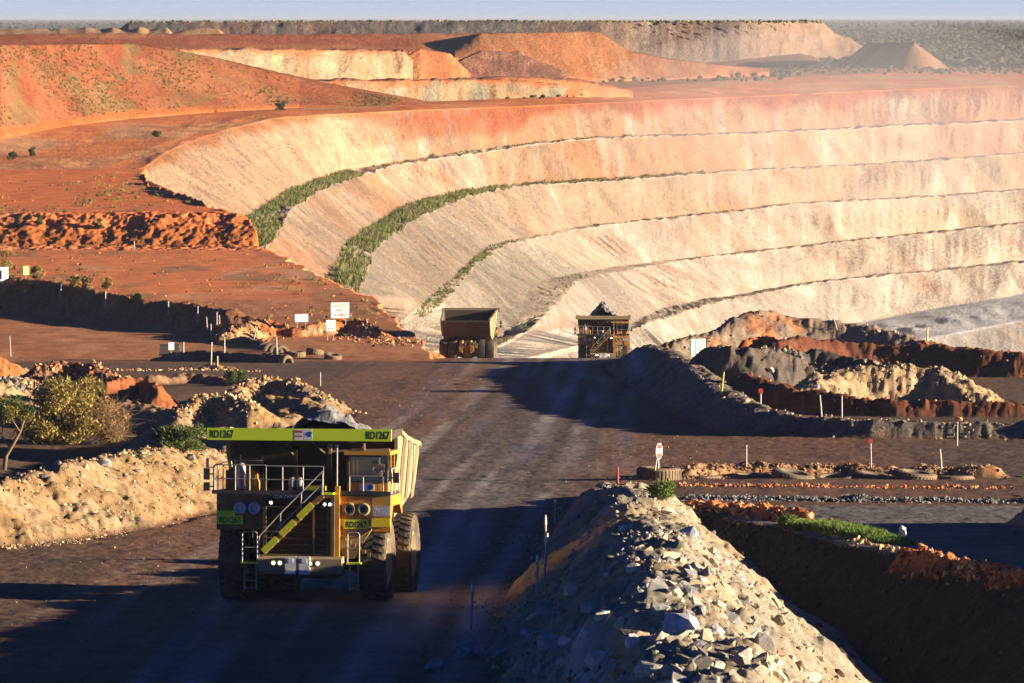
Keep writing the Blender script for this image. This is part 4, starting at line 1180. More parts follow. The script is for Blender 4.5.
M_SKIN = paint('skin', (.46, .25, .16), .5, 0, .1, (.4, .2, .12)); M_SHIRT = paint('orange_shirt', (.75, .22, .04), .8, 0, .2); M_HAIR = paint('dark_hair', (.03, .02, .015), .7, 0, 0)
dr = empty('person')
J = [((0, .0, 0), .15, .12), ((0, .03, .22), .14, .11), ((0, .03, .42), .17, .11), ((0, .02, .53), .07), ((0, .0, .60), .055), ((0, -.02, .70), .085, .10), ((0, -.02, .80), .075, .09),
     ((-.19, .03, .46), .06), ((-.26, -.12, .24), .05), ((-.14, -.38, .22), .035), ((-.11, -.45, .24), .04), ((.19, .03, .46), .06), ((.26, -.12, .24), .05), ((.14, -.38, .22), .035), ((.11, -.45, .24), .04),
     ((-.1, -.05, -.02), .09), ((-.13, -.45, .0), .075), ((-.13, -.5, -.38), .05), ((-.13, -.6, -.42), .04), ((.1, -.05, -.02), .09), ((.13, -.45, .0), .075), ((.13, -.5, -.38), .05), ((.13, -.6, -.42), .04)]
B = [(0, 1), (1, 2), (2, 3), (3, 4), (4, 5), (5, 6), (2, 7), (7, 8), (8, 9), (9, 10), (2, 11), (11, 12), (12, 13), (13, 14), (0, 15), (15, 16), (16, 17), (17, 18), (0, 19), (19, 20), (20, 21), (21, 22)]
skin_body('body', J, B, M_SKIN, dr)
skin_body('shirt', [((0, .0, 0), .165, .135), ((0, .03, .22), .155, .125), ((0, .03, .42), .185, .125), ((0, .02, .50), .08), ((-.19, .03, .46), .075), ((-.25, -.09, .28), .065), ((.19, .03, .46), .075), ((.25, -.09, .28), .065)],
          [(0, 1), (1, 2), (2, 3), (2, 4), (4, 5), (2, 6), (6, 7)], M_SHIRT, dr)
skin_body('hair', [((0, .03, .80), .085, .09), ((0, -.02, .85), .07, .08), ((0, .05, .72), .06, .05)], [(0, 1), (0, 2)], M_HAIR, dr)
mb = MB()
for s in (-1, 1):
    mb.lathe([(-.012, .001), (-.008, .014), (.0, .018)], 'y', (s * .034, -.112, .735), 8)
mb.build('eyes', M_HAIR, dr)
mb = MB(); mb.box((0, -.135, .70), (.022, .03, .045)); mb.build('nose', M_SKIN, dr)
mb = MB(); mb.box((0, -.12, .665), (.05, .012, .01)); mb.build('mouth', M_REDP, dr)
dr.matrix_world = Matrix.Translation(t1.location) @ t1.rotation_euler.to_matrix().to_4x4() @ Matrix.Translation((2.86, .12, 5.06))
tag(dr, 'driver in an orange shirt behind the windscreen of the green edged truck', 'person')
# ------------------------------------------------------------------ posts, signs, tyres
random.seed(11)
rng = np.random.default_rng(11)
M_POST = paint('weathered_white_post', (.46, .43, .38), .6, 0, .4, (.40, .27, .16), 3.0)
M_POSTY = paint('yellow_post', (.62, .50, .10), .6, 0, .3, (.40, .27, .16), 3.0)
M_POSTR = paint('red_post', (.40, .05, .03), .6, 0, .3, (.30, .15, .08), 3.0)
M_REFL = paint('reflector', (.75, .72, .62), .3, 0, .1)
M_SIGN = paint('sign_white', (.50, .49, .45), .5, 0, .25, (.55, .42, .28), 1.2)
M_SIGNY = paint('sign_yellow', (.75, .62, .16), .5, 0, .25, (.55, .42, .28), 1.2)
M_SIGNB = paint('sign_stripe_grey', (.25, .30, .36), .5, 0, .2)
M_WOOD = paint('sign_leg_timber', (.34, .22, .13), .8, 0, .5, (.2, .12, .07), 2.0)
M_RUB = paint('old_rubber', (.16, .125, .09), .9, 0, 1.0, (.30, .20, .115), .5, .2)


def post_at(px, yt, yb, label, group, r=.06, mat=None, lean=0.0, top=None, Y=None, name='marker_post'):
    g = ground_at(px, yb) if Y is None else Vector(W(px, yb, Y))
    zt = float(W(px, yt, g.y)[2]); h = zt - g.z
    o = None
    m = MB(); dx = lean * h
    m.tube([(0, 0, -.25), (dx * .5, 0, h * .5), (dx, .02, h)], [r, r * .95, r * .9], 8)
    if top:
        o = empty(name, g); m.build('post', mat or M_POST, o)
        m = MB()
        if top == 'refl': m.tube([(dx * .80, 0, h * .80), (dx * .94, .015, h * .94)], r * 1.15, 8)
        elif top == 'red': m.box((dx, 0, h), (r * 5, r * 2.2, r * 5))
        m.build('reflector', M_REDP if top == 'red' else M_REFL, o)
    else:
        o = m.build(name, mat or M_POST, None, False, g)
    return tag(o, label, 'post', group)


G1 = 'marker posts along the rubble berm'
post_at(470, 582, 630, 'pale marker post nearest the camera at the left foot of the rubble berm', G1, .05, lean=.06, top='refl')
post_at(537, 554, 594, 'straight grey marker post between the nearest post and the leaning pair', G1, .05, lean=.02, top='refl')
post_at(544, 533, 583, 'leaning marker post of the pair on the shaded flank of the berm', G1, .05, lean=.07, top='refl')
post_at(546.5, 515, 565, 'upright marker post of the pair on the shaded flank of the berm', G1, .045, lean=-.02, top='refl')
post_at(555, 498, 523, 'small marker post where the berm runs out towards the crossing', G1, .05, lean=.01, top='refl')
G2 = 'posts along the side road bund'
post_at(722, 372, 392, 'thin leaning pale yellow post on the shaded bund below the three panel board', G2, .07, M_POSTY, .12)
post_at(761, 391, 406, 'short post with a red top among rocks on the bund', G2, .07, None, .02, 'red')
post_at(822.5, 395, 420, 'leaning white post in front of the dark red bank', G2, .07, None, -.10)
post_at(842.5, 396, 419, 'upright white post in front of the dark red bank', G2, .06)
post_at(958, 422, 446, 'pale post on the grey bund beyond the row of tyres', G2, .06, lean=.02)
post_at(747, 445, 470, 'pale post behind the third half buried tyre', G2, .05)
post_at(872, 441, 469, 'white post with a red marker head behind the tyre row', G2, .05, None, -.02, 'red')
post_at(943, 449, 471, 'slanting pale post behind the last tyres of the row', G2, .06, lean=-.10)
post_at(618, 467, 484, 'short dark red post at the far tip of the rubble berm', G2, .06, M_POSTR)
G3 = 'posts along the left road'
for px, a, b, lb, r, mt, ln in ((60, 281, 300, 'pale post on the cut below the terrace, first from the striped board', .085, None, .04), (105, 291, 310, 'pale post on the shaded cut below the pair of dry bushes', .085, None, 0),
        (168, 301, 319, 'grey post standing alone midway along the shaded cut', .09, None, 0), (197, 306, 324, 'grey post on the cut just before the close pair', .085, None, .03),
        (216.5, 312, 328, 'thicker post of the close pair at the end of the cut', .09, None, 0), (219, 315, 328, 'shorter post of the close pair at the end of the cut', .07, None, 0),
        (207, 317, 332, 'slightly leaning post between the cut and the tyre rows', .08, None, -.08), (210.5, 324, 339, 'dark grey post at the left end of the far tyre row', .08, None, 0),
        (224, 337, 353, 'grey post standing between the two tyre rows', .10, None, 0), (210.5, 342, 366, 'tall pale post in front of the near tyre row', .09, None, .03),
        (183, 342, 353, 'stubby post beside the little white sign', .09, None, 0), (217, 356, 367, 'short yellow stake in front of the near tyre row', .09, M_POSTY, 0),
        (253, 327, 340, 'slanting stake behind the far tyre row', .08, None, .3), (277, 338, 358, 'bent white post at the lit end of the tyre rows', .10, None, -.06),
        (320, 372, 386, 'thin stake at the right edge of the spoil beside the road', .06, None, 0), (10, 336, 357, 'thin pale stake on the orange mound', .07, None, -.05), (134, 241, 250, 'tiny stake on the red terrace', .1, None, 0)):
    post_at(px, a, b, lb, G3, r, mt, ln)
post_at(928, 327, 342, 'short yellow post on the red bank above the pit', G2, .10, M_POSTY)
post_at(838, 316, 333, 'slanting thin stake by the pale box on the far heap', G2, .07, None, -.35)


def board(name, px0, px1, y0, y1, yb, label, cat='sign', lines=None, mat=None, legs=2, turn=R(28), group=None, Y=None, name_part='panel'):
    pc = (px0 + px1) / 2
    g = ground_at(pc, yb) if Y is None else Vector(W(pc, yb, Y))
    k = g.y / F
    w = (px1 - px0) * k / math.cos(turn); h = (y1 - y0) * k; zb = float(W(pc, y1, g.y)[2]) - g.z
    T = empty(name, g, turn)
    m = MB(); m.box((0, 0, zb + h / 2), (w, .05, h)); pn = m.build('panel', mat or M_SIGN, T)
    for i in range(legs):
        x = 0 if legs == 1 else (-w * .32 if i == 0 else w * .32)
        m = MB(); m.box((x, .075, (zb + h * .7) / 2 - .15), (.09, .09, zb + h * .7 + .3)); m.build('leg', M_WOOD, T)
    for (s, f0, f1, wd, mt) in lines or []:
        zc = zb + h * (1 - (f0 + f1) / 2); hh = h * (f1 - f0)
        if s: lettering(s, hh, mt, pn, (0, -.027, zc), w * wd, .03)
        else:
            m = MB(); m.box((0, -.027, zc), (w * wd, .004, hh)); m.build('faint_line', mt, pn)
    return tag(T, label, cat, group)


SG = 'signs on the orange heap by the road'
board('sign', 331, 349, 302.5, 318, 323, 'large white sign reading SOUTH WEST RAMP in red on the orange heap', lines=[('SOUTH', .10, .30, .64, M_REDP), ('WEST', .40, .60, .54, M_REDP), ('RAMP', .70, .90, .62, M_REDP)], group=SG, Y=744)
board('sign', 295, 308, 314, 322, 326, 'wide low white sign with faint green lines left of the large sign', lines=[(None, .25, .32, .6, M_GREYP), (None, .45, .55, .6, M_GREYP), (None, .68, .74, .5, M_GREYP)], group=SG, Y=742)
board('sign', 326, 335.5, 320, 331, 338, 'small white sign with pale blue print below the large sign', lines=[(None, .15, .45, .6, M_GREYP), (None, .72, .80, .6, M_REDP)], group=SG, Y=736)
board('sign', 168, 173.5, 342.5, 350, 355, 'tiny white sign at the left end of the near tyre row', lines=[(None, .3, .6, .4, M_GREYP)], legs=1)
board('sign', 23, 28.5, 266, 275, 281, 'small yellow sign between two bushes on the terrace', mat=M_SIGNY, legs=1)
g = ground_at(3, 286)
T = empty('striped_board', g, R(38)); k = g.y / F
for i, x in enumerate((-3.6, -.9, 1.8, 4.5)):
    m = MB(); m.box((x * k, 0, (286 - 275.5) * k), (2.4 * k, .06, 17 * k)); m.build('panel', M_SIGN, T)
for x in (-3.6, 4.5):
    m = MB(); m.box((x * k, .1, 1.0), (.1, .1, 2.4)); m.build('leg', M_WOOD, T)
m = MB(); m.box((.4 * k, .06, (286 - 270) * k), (10.5 * k, .05, .15)); m.box((.4 * k, .06, (286 - 281) * k), (10.5 * k, .05, .15)); m.build('rail', M_SIGNB, T)
tag(T, 'white board of upright panels on the left terrace above the cut', 'sign')
g = Vector(W(698, 360, 585.0)); g.z = float(ground_z(g.x, g.y)[0]); k = g.y / F
zt = float(W(698, 339, g.y)[2]) - g.z; h = 17 * k
T = empty('panel_board', g, R(42)); k = k / math.cos(R(42))
for x in (-5.4, 0, 5.4):
    m = MB(); m.box((x * k, 0, zt - h / 2), (4.2 * k, .06, h)); m.build('panel', M_SIGN, T)
for x in (-7.2, -2.7, 2.7, 7.2):
    m = MB(); m.box((x * k, .08, zt / 2 - .3), (.1, .1, zt + .4)); m.build('leg', M_WOOD, T)
tag(T, 'white board of three upright panels on the dark bund beside the crest', 'sign')
# the stop sign on the first tyre, turned well away from the camera
g = Vector(W(659, 469, 356.0)); k = g.y / F
T = empty('stop_sign', g, R(64))
zc = (469 - 451) * k; rr = 8.2 * k
oc = lambda r: [(r * math.cos(R(22.5 + 45 * i)), zc + r * math.sin(R(22.5 + 45 * i))) for i in range(8)]
m = MB(); m.prism(oc(rr * 1.04), 'y', -.02, .02); pn = m.build('panel', M_WHITE, T)
m = MB(); m.prism(oc(rr * .95), 'y', -.024, -.0205); m.build('face', M_REDP, pn)
lettering('STOP', rr * .66, M_WHITE, pn, (0, -.0265, zc), rr * 1.55, .05)
m = MB(); m.box((0, .05, (zc - rr) / 2 + .2), (.08, .06, zc - rr + .9)); m.build('leg', M_POST, T)
m = MB(); m.bar((-.32, .12, -.1), (-.05, .06, zc), .06); m.bar((.32, .12, -.1), (.05, .06, zc), .06); m.build('stay', M_POST, T)
tag(T, 'red and white stop sign standing on the first half buried tyre', 'sign')


# tyres
def old_tyre(r, w, lugs):
    m = MB(); h = w / 2
    m.lathe([(-h * .7, r * .52), (-h * .97, r * .62), (-h, r * .80), (-h * .88, r * .95), (-h * .6, r), (h * .6, r), (h * .88, r * .95), (h, r * .80), (h * .97, r * .62), (h * .7, r * .52), (0, r * .56)], 'z', (0, 0, 0), 36, True)
    for k in range(lugs):
        a = 2 * math.pi * k / lugs
        m.box((r * 1.0 * math.cos(a), r * 1.0 * math.sin(a), 0), (r * .04, 2 * math.pi * r / lugs * .42, w * .70), Matrix.Rotation(a, 3, 'Z'))
    return m.mesh('tyre')


_ot = old_tyre(1.32, .95, 38); _rt_ = old_tyre(.88, .88, 20); _lt = old_tyre(1.05, .7, 22)
HB = 'half buried haul truck tyres beside the side road'
_lab = ['big tyre lying flat under the stop sign, whole rim showing', 'half buried tyre next to the one under the stop sign', 'half buried tyre in front of a lone pale post', 'earth filled tyre in the middle of the row, fourth from the stop sign',
        'earth filled tyre fifth from the stop sign', 'half buried tyre in front of the post with a red head', 'half buried tyre between the red headed post and the slanting post', 'last half buried tyre of the row, in front of the slanting post']
for i, px in enumerate((659, 703, 750, 793, 834, 874, 915, 953)):
    x, y, z = (float(v) for v in W(px, 476, 357 + (0 if i == 0 else 2 + .6 * (i % 3))))
    z = float(W(px, 468, y)[2])
    o = link('tyre', _ot, M_RUB, None, (x, y, z - .42 - (0 if i == 0 else .26 + .13 * ((i * 2) % 3))), (R(random.uniform(-9, 9)) + (0 if i == 0 else R(5)), R(random.uniform(-10, 10)), random.random() * 6))
    tag(o, _lab[i], 'tyre', HB)
RW = 'upright tyres standing tread to tread in two rows'
def tyre_row(pa, pb, n, what, first):
    a, b = Vector(pa), Vector(pb)
    d = (b - a).normalized(); rot = d.to_track_quat('Z', 'Y').to_euler()
    ords = ['first', 'second', 'third', 'fourth', 'fifth', 'sixth', 'seventh', 'eighth', 'ninth', 'tenth', 'eleventh']
    for i in range(n):
        p = b.lerp(a, i / (n - 1))
        o = link('tyre', _rt_, M_RUB, None, p, rot); o.rotation_euler = rot
        s = random.uniform(.97, 1.03); o.scale = (s, s, 1)
        tag(o, ('lit tyre closing the right end of the %s row' % what) if i == 0 else '%s upright tyre from the lit end of the %s row' % (ords[i], what), 'tyre', RW)
def on_ground(px, py, Y, lift):
    x, y, z = (float(v) for v in W(px, py, Y)); return (x, y, float(ground_z(x, y)[0]) + lift)
def tyre_pos(px, py, Y): return tuple(float(v) for v in W(px, py, Y))
tyre_row(tyre_pos(266, 361, 692.5), tyre_pos(286, 362.5, 690), 5, 'near', 0)
tyre_row(tyre_pos(264, 349.5, 724), tyre_pos(281, 352.5, 717), 4, 'far', 0)
LT = 'tyres lying flat at the foot of the orange heap'
for px, py, Y, lb in ((297, 352, 712, 'grey tyre lying flat just behind the lit end of the tyre rows'), (315, 350, 716, 'tilted tyre lying below the wide low white sign'), (333, 354, 708, 'pale tyre lying flat below the small white sign')):
    o = link('tyre', _lt, M_RUB, None, on_ground(px, py, Y, .25), (R(random.uniform(-14, 10)), R(random.uniform(-12, 12)), 0)); tag(o, lb, 'tyre', LT)
m = MB(); m.prism([(-1.3, 0), (-1.1, 1.25), (1.1, 1.25), (1.3, 0)], 'y', -.5, .5); m.box((0, 0, 1.28), (2.5, 1.2, .08))
tag(m.build('concrete_block', paint('dark_block', (.10, .085, .075), .8, 0, .5, (.2, .13, .08)), None, False, on_ground(170, 358, 705, -.1)), 'dark block at the left end of the near tyre row', 'block')
m = MB(); m.box((0, 0, .35), (1.1, .9, .8)); m.box((0, 0, .78), (1.2, 1.0, .08))
_g = on_ground(865, 336, 655, 0); tag(m.build('box', M_WHITE, None, False, _g), 'small pale box standing on the shaded far heap', 'box')
# ------------------------------------------------------------------ rocks
def rock_mesh(seed, n=16, squash=.7):
    r = np.random.default_rng(seed)
    v = r.normal(size=(n, 3)); v /= np.linalg.norm(v, axis=1)[:, None]; v *= r.uniform(.75, 1.05, (n, 1)); v *= np.array((1, r.uniform(.6, .95), squash * r.uniform(.8, 1.1)))
    bm = bmesh.new()
    for p in v: bm.verts.new(p)
    res = bmesh.ops.convex_hull(bm, input=bm.verts)
    bmesh.ops.delete(bm, geom=[g for g in set(res['geom_interior'] + res['geom_unused']) if isinstance(g, bmesh.types.BMVert)], context='VERTS')
    bmesh.ops.triangulate(bm, faces=bm.faces)
    bmesh.ops.recalc_face_normals(bm, faces=bm.faces)
    bm.verts.ensure_lookup_table()
    co = np.array([x.co for x in bm.verts]); fa = np.array([[q.index for q in f.verts] for f in bm.faces])
    bm.free()
    return co, fa


ROCKS = [rock_mesh(900 + i, 11 + i % 7, .6 + .05 * (i % 5)) for i in range(14)]


def rough_rock(seed, n=14, squash=.7):
    """a broken stone whose facets are uneven"""
    co, fa = rock_mesh(seed, n, squash)
    bm = bmesh.new(); vs = [bm.verts.new(p) for p in co]
    for f in fa: bm.faces.new([vs[i] for i in f])
    bmesh.ops.subdivide_edges(bm, edges=bm.edges, cuts=1, use_grid_fill=True)
    bmesh.ops.triangulate(bm, faces=bm.faces)
    bm.verts.ensure_lookup_table()
    c2 = np.array([v.co for v in bm.verts]); k = fbm(c2[:, 0] * 2.1 + seed, c2[:, 1] * 2.1 + c2[:, 2] * 2.9, 3, seed) * .16
    c2 = c2 * (1 + k)[:, None]; f2 = np.array([[q.index for q in f.verts] for f in bm.faces]); bm.free()
    return c2, f2


ROCKS2 = [rough_rock(940 + i, 12 + i % 6, .55 + .06 * (i % 5)) for i in range(14)]


def rots(n, tilt=math.pi):
    """random rotation matrices"""
    q = rng.normal(size=(n, 4)); q /= np.linalg.norm(q, axis=1)[:, None]
    w, x, y, z = q.T
    return np.stack([1 - 2 * (y * y + z * z), 2 * (x * y - z * w), 2 * (x * z + y * w), 2 * (x * y + z * w), 1 - 2 * (x * x + z * z), 2 * (y * z - x * w), 2 * (x * z - y * w), 2 * (y * z + x * w), 1 - 2 * (x * x + y * y)], -1).reshape(n, 3, 3)


def zrots(n):
    a = rng.uniform(0, 2 * math.pi, n); c, s, o, i = np.cos(a), np.sin(a), np.zeros(n), np.ones(n)
    return np.stack([c, -s, o, s, c, o, o, o, i], -1).reshape(n, 3, 3)


def scatter(name, pts, size, cols, temps, mat, rot='full', smooth=False, kind='stuff'):
    """many copies of template shapes merged into one mesh (for what nobody could count)"""
    pts = np.asarray(pts, float); n = len(pts); size = np.asarray(size, float); cols = np.asarray(cols, float)
    which = rng.integers(0, len(temps), n); Rm = rots(n) if rot == 'full' else zrots(n)
    V, Fc, C = [], [], []; base = 0
    for t, (co, fa) in enumerate(temps):
        ids = np.where(which == t)[0]
        if len(ids) == 0: continue
        s = size[ids]; s = s[:, None] * (rng.uniform(.72, 1.3, (len(ids), 3)) if rot == 'full' else 1.0) if s.ndim == 1 else s
        v = np.einsum('nij,nvj->nvi', Rm[ids], (co[None] * s[:, None, :])) + pts[ids][:, None, :]
        f = fa[None] + (base + np.arange(len(ids)) * len(co))[:, None, None]
        V.append(v.reshape(-1, 3)); Fc.append(f.reshape(-1, 3)); C.append(np.repeat(cols[ids], len(co), 0)); base += len(ids) * len(co)
    me = raw_mesh(name, np.concatenate(V), np.concatenate(Fc), 3, np.concatenate(C), smooth)
    return tag(link(name, me, mat), kind=kind)


M_ROCK = soil_mat('broken_rock', 4.0, 1.1, .35, .6, .06, .9)
ROCKC = .78 * np.array([(.50, .44, .34), (.40, .36, .28), (.56, .48, .34), (.30, .29, .28), (.46, .38, .26), (.38, .37, .37), (.58, .54, .47), (.42, .24, .13)])


def rcol(n, pal=None, p=None):
    pal = ROCKC if pal is None else np.array(pal)
    return pal[rng.choice(len(pal), n, p=p)] * rng.uniform(.75, 1.15, (n, 1))


# rubble on the berm: small stones everywhere, coarser towards the near end and on the crest
def berm_pts(n, y0, y1, wl, wr, pw=1.0):
    y = y0 + (y1 - y0) * rng.random(n) ** pw
    bx = np.interp(y, BERM_Y, BERM_X); h = np.interp(y, BERM_Y, BERM_H)
    x = bx + rng.uniform(-1, 1, n) * np.where(rng.random(n) < .5, wl, wr) * (h / 3.3) ** .5
    return x, y
PV = []; SZ = []
for n, y0, y1, wl, wr, s0, s1 in ((16000, 125, 336, 5.2, 8.0, .025, .10), (1500, 125, 320, 3.0, 7.0, .08, .20)):
    x, y = berm_pts(n, y0, y1, wl, wr)
    keep = sst(-.5, .3, fbm(x * .35, y * .2, 3, 610)) > rng.random(n)
    x, y = x[keep], y[keep]
    s = s0 + (s1 - s0) * rng.random(len(x)) ** 2.2
    PV.append(np.stack([x, y, ground_z(x, y) + s * .12], -1)); SZ.append(s)
PV = np.concatenate(PV); SZ = np.concatenate(SZ)
BC = [.24, .17, .22, .06, .16, .05, .07, .03]
scatter('rubble', PV, SZ, rcol(len(PV), p=BC), ROCKS, M_ROCK)
PV = []; SZ = []
for n, y0, y1, wl, wr, s0, s1 in ((1700, 125, 225, 5.4, 4.2, .08, .28), (1200, 125, 205, 5.6, 4.6, .16, .44), (560, 125, 184, 5.8, 5.0, .28, .66), (500, 200, 320, 5.2, 3.5, .06, .34)):
    x, y = berm_pts(n, y0, y1, wl, wr)
    keep = sst(-.35, .35, fbm(x * .3, y * .12, 3, 611)) > rng.random(n)
    x, y = x[keep], y[keep]
    s = s0 + (s1 - s0) * rng.random(len(x)) ** 2.0
    PV.append(np.stack([x, y, ground_z(x, y) - s * .08], -1)); SZ.append(s)
PV = np.concatenate(PV); SZ = np.concatenate(SZ)
scatter('rubble', PV, SZ, rcol(len(PV), p=BC), ROCKS2, M_ROCK)
# stones on the left bank, heaps and edges
def near_ridge(pts, n, spread, s0, s1, pal=None, pw=2.5):
    w = np.array([[float(q) for q in W(*p)] for p in pts]); t = rng.random(n) * (len(w) - 1); i = np.minimum(t.astype(int), len(w) - 2); f = (t - i)[:, None]
    p = w[i] * (1 - f) + w[i + 1] * f
    x = p[:, 0] + rng.normal(size=n) * spread; y = p[:, 1] + rng.normal(size=n) * spread
    s = s0 + (s1 - s0) * rng.random(n) ** pw
    return np.stack([x, y, ground_z(x, y) + s * .15], -1), s, rcol(n, pal)
TANS = [(.48, .33, .17), (.42, .27, .13), (.52, .40, .25), (.36, .24, .14)]
REDS = [(.42, .15, .06), (.50, .20, .08), (.34, .11, .05), (.46, .26, .13)]
GREYS = [(.20, .195, .185), (.17, .165, .16), (.25, .24, .22), (.13, .13, .135)]
LB = [(-60, 486, 284), (0, 480, 292), (60, 470, 302), (110, 462, 313), (150, 455, 325), (190, 450, 339), (222, 449, 355)]
parts_ = [near_ridge(LB, 2600, 1.7, .025, .16, TANS, 3.5), near_ridge([(0, 474, 293), (60, 462, 303), (110, 455, 314), (150, 446, 326), (200, 442, 342)], 120, .7, .10, .34, TANS + GREYS[:1], 2.0),
          near_ridge([(-40, 545, 276), (60, 540, 283), (130, 523, 300), (200, 505, 325)], 900, .7, .04, .14, TANS),
          near_ridge([(172, 402, 428), (212, 386, 434), (252, 404, 428)], 500, 1.4, .06, .3, TANS), near_ridge([(228, 398, 500), (268, 377, 508), (326, 401, 495)], 700, 1.6, .07, .35, TANS),
          near_ridge([(40, 364, 560), (98, 366, 560), (126, 392, 530)], 500, 1.6, .08, .4, REDS + TANS[:1]), near_ridge([(-20, 386, 515), (48, 388, 515)], 300, 1.2, .1, .5, TANS + GREYS),
          near_ridge([(232, 334, 735), (264, 322, 748), (340, 319, 754), (400, 350, 730)], 900, 2.2, .08, .42, REDS + TANS[:2]),
          near_ridge([(-60, 372, 642), (100, 370, 652), (250, 372, 650)], 500, 1.4, .08, .35, TANS + REDS[:1]),
          near_ridge([(640, 355, 690), (668, 350, 615), (712, 382, 505), (765, 411, 446), (860, 419, 434), (1024, 422, 432)], 700, 1.6, .05, .22, TANS + GREYS),
          near_ridge([(742, 374, 505), (850, 396, 488), (1024, 404, 484)], 160, .9, .05, .22, REDS), near_ridge([(812, 384, 520), (850, 369, 528), (934, 366, 530), (984, 400, 520)], 800, 1.8, .05, .2, TANS),
          near_ridge([(716, 346, 560), (780, 349, 560), (906, 367, 556)], 240, .5, .1, .42, TANS + GREYS), near_ridge([(776, 341, 622), (930, 345, 628), (1030, 353, 622)], 140, 1.2, .06, .25, REDS),
          near_ridge([(660, 348, 672), (738, 319, 684), (868, 326, 688), (940, 345, 680)], 260, 2.2, .06, .28, TANS + GREYS),
          near_ridge([(640, 474, 357), (800, 472, 364), (985, 474, 362)], 1500, .9, .04, .2, [(.24, .13, .07), (.30, .15, .07), (.20, .12, .075), (.26, .18, .11)]), near_ridge([(640, 484, 348), (800, 486, 347), (1000, 486, 346)], 500, .9, .05, .2, REDS),
          near_ridge([(690, 496, 330), (840, 499, 328), (1060, 500, 326)], 2600, .6, .05, .2, GREYS), near_ridge([(690, 502, 322), (730, 507, 316), (770, 512, 309), (806, 517, 304)], 420, .6, .08, .42, REDS, 1.8),
          near_ridge([(906, 548, 272), (940, 557, 267), (980, 566, 261), (1030, 577, 254)], 300, .5, .08, .36, REDS, 1.8), near_ridge([(810, 532, 297), (850, 545, 284), (905, 553, 275), (960, 566, 263), (1024, 578, 255)], 260, .25, .07, .24, TANS + [(.55, .48, .38)], 1.5)]
scatter('rubble', np.concatenate([a for a, b, c in parts_]), np.concatenate([b for a, b, c in parts_]), np.concatenate([c for a, b, c in parts_]), ROCKS, M_ROCK)
# gravel strewn on the road edges and clods on the terraces
n = 1500; y = rng.uniform(190, 700, n); x = np.interp(y, [120, 240, 320, 420, 560, 720], [-10, -8.6, -6.2, -3.0, .3, 2.2]) + 3.5 + np.where(rng.random(n) < .5, -1, 1) * (11 + rng.normal(size=n) * 3)
s = .03 + .07 * rng.random(n) ** 3
scatter('gravel', np.stack([x, y, ground_z(x, y) + s * .2], -1), s, rcol(n, [(.25, .16, .10), (.20, .13, .085), (.30, .2, .12)]), ROCKS, M_ROCK)
n = 1100; px_ = rng.uniform(-60, 400, n); y = rng.uniform(760, 1090, n); x = (px_ - 512) / F * y
keep = x < np.interp(y, RIM_Y, RIM_X) - 1; x, y = x[keep], y[keep]; s = .08 + .26 * rng.random(len(x)) ** 3
scatter('clods', np.stack([x, y, ground_z(x, y) + s * .2], -1), s, rcol(len(x), REDS[:3]), ROCKS, M_ROCK)


n = 2600; y = rng.uniform(150, 318, n); u = rng.random(n) ** .8
xl = np.interp(y, LEDGE_Y, LEDGE_X); bx = np.interp(y, BERM_Y, BERM_X) + 5
x = bx + (xl - bx) * u; s = .04 + .26 * rng.random(n) ** 4
scatter('rubble', np.stack([x, y, ground_z(x, y) - s * .05], -1), s, rcol(n, [(.08, .055, .04), (.06, .045, .035), (.10, .075, .055), (.08, .07, .06)]), ROCKS2, M_ROCK)  # stones darkened as well, trench shade put into their colour


# the big boulders one can tell apart: each a thing
def boulder(px, py, w, label, col, seed, squash=.7, group='boulders on the rubble berm', Y=None, sink=.25, name='boulder', wide=1.0):
    g = ground_at(px, py + w * .25) if Y is None else Vector(W(px, py, Y))
    co, fa = rock_mesh(seed, 22, squash)
    r = w / 2 * g.y / F
    co = co * r * np.array((wide, 1, 1))
    # break the flat facets a little
    bm = bmesh.new(); vs = [bm.verts.new(p) for p in co]
    for f in fa: bm.faces.new([vs[i] for i in f])
    bmesh.ops.subdivide_edges(bm, edges=bm.edges, cuts=2, use_grid_fill=True)
    c2 = np.array([v.co for v in bm.verts]); k = fbm(c2[:, 0] / r * 1.7 + seed, c2[:, 1] / r * 1.7 + c2[:, 2] / r * 2.3, 3, seed) * .10
    for v, q in zip(bm.verts, k): v.co *= 1 + float(q)
    bmesh.ops.triangulate(bm, faces=bm.faces)
    me = bpy.data.meshes.new(name); bm.to_mesh(me)
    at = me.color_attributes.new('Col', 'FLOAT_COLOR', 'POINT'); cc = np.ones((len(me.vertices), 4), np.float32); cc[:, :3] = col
    at.data.foreach_set('color', cc.ravel()); bm.free()
    o = link(name, me, M_ROCK, None, (g.x, g.y + r * .3, g.z + r * squash * (1 - 2 * sink) * .6), (R(random.uniform(-10, 10)), R(random.uniform(-10, 10)), R(random.uniform(-40, 40))))
    return tag(o, label, 'boulder', group)


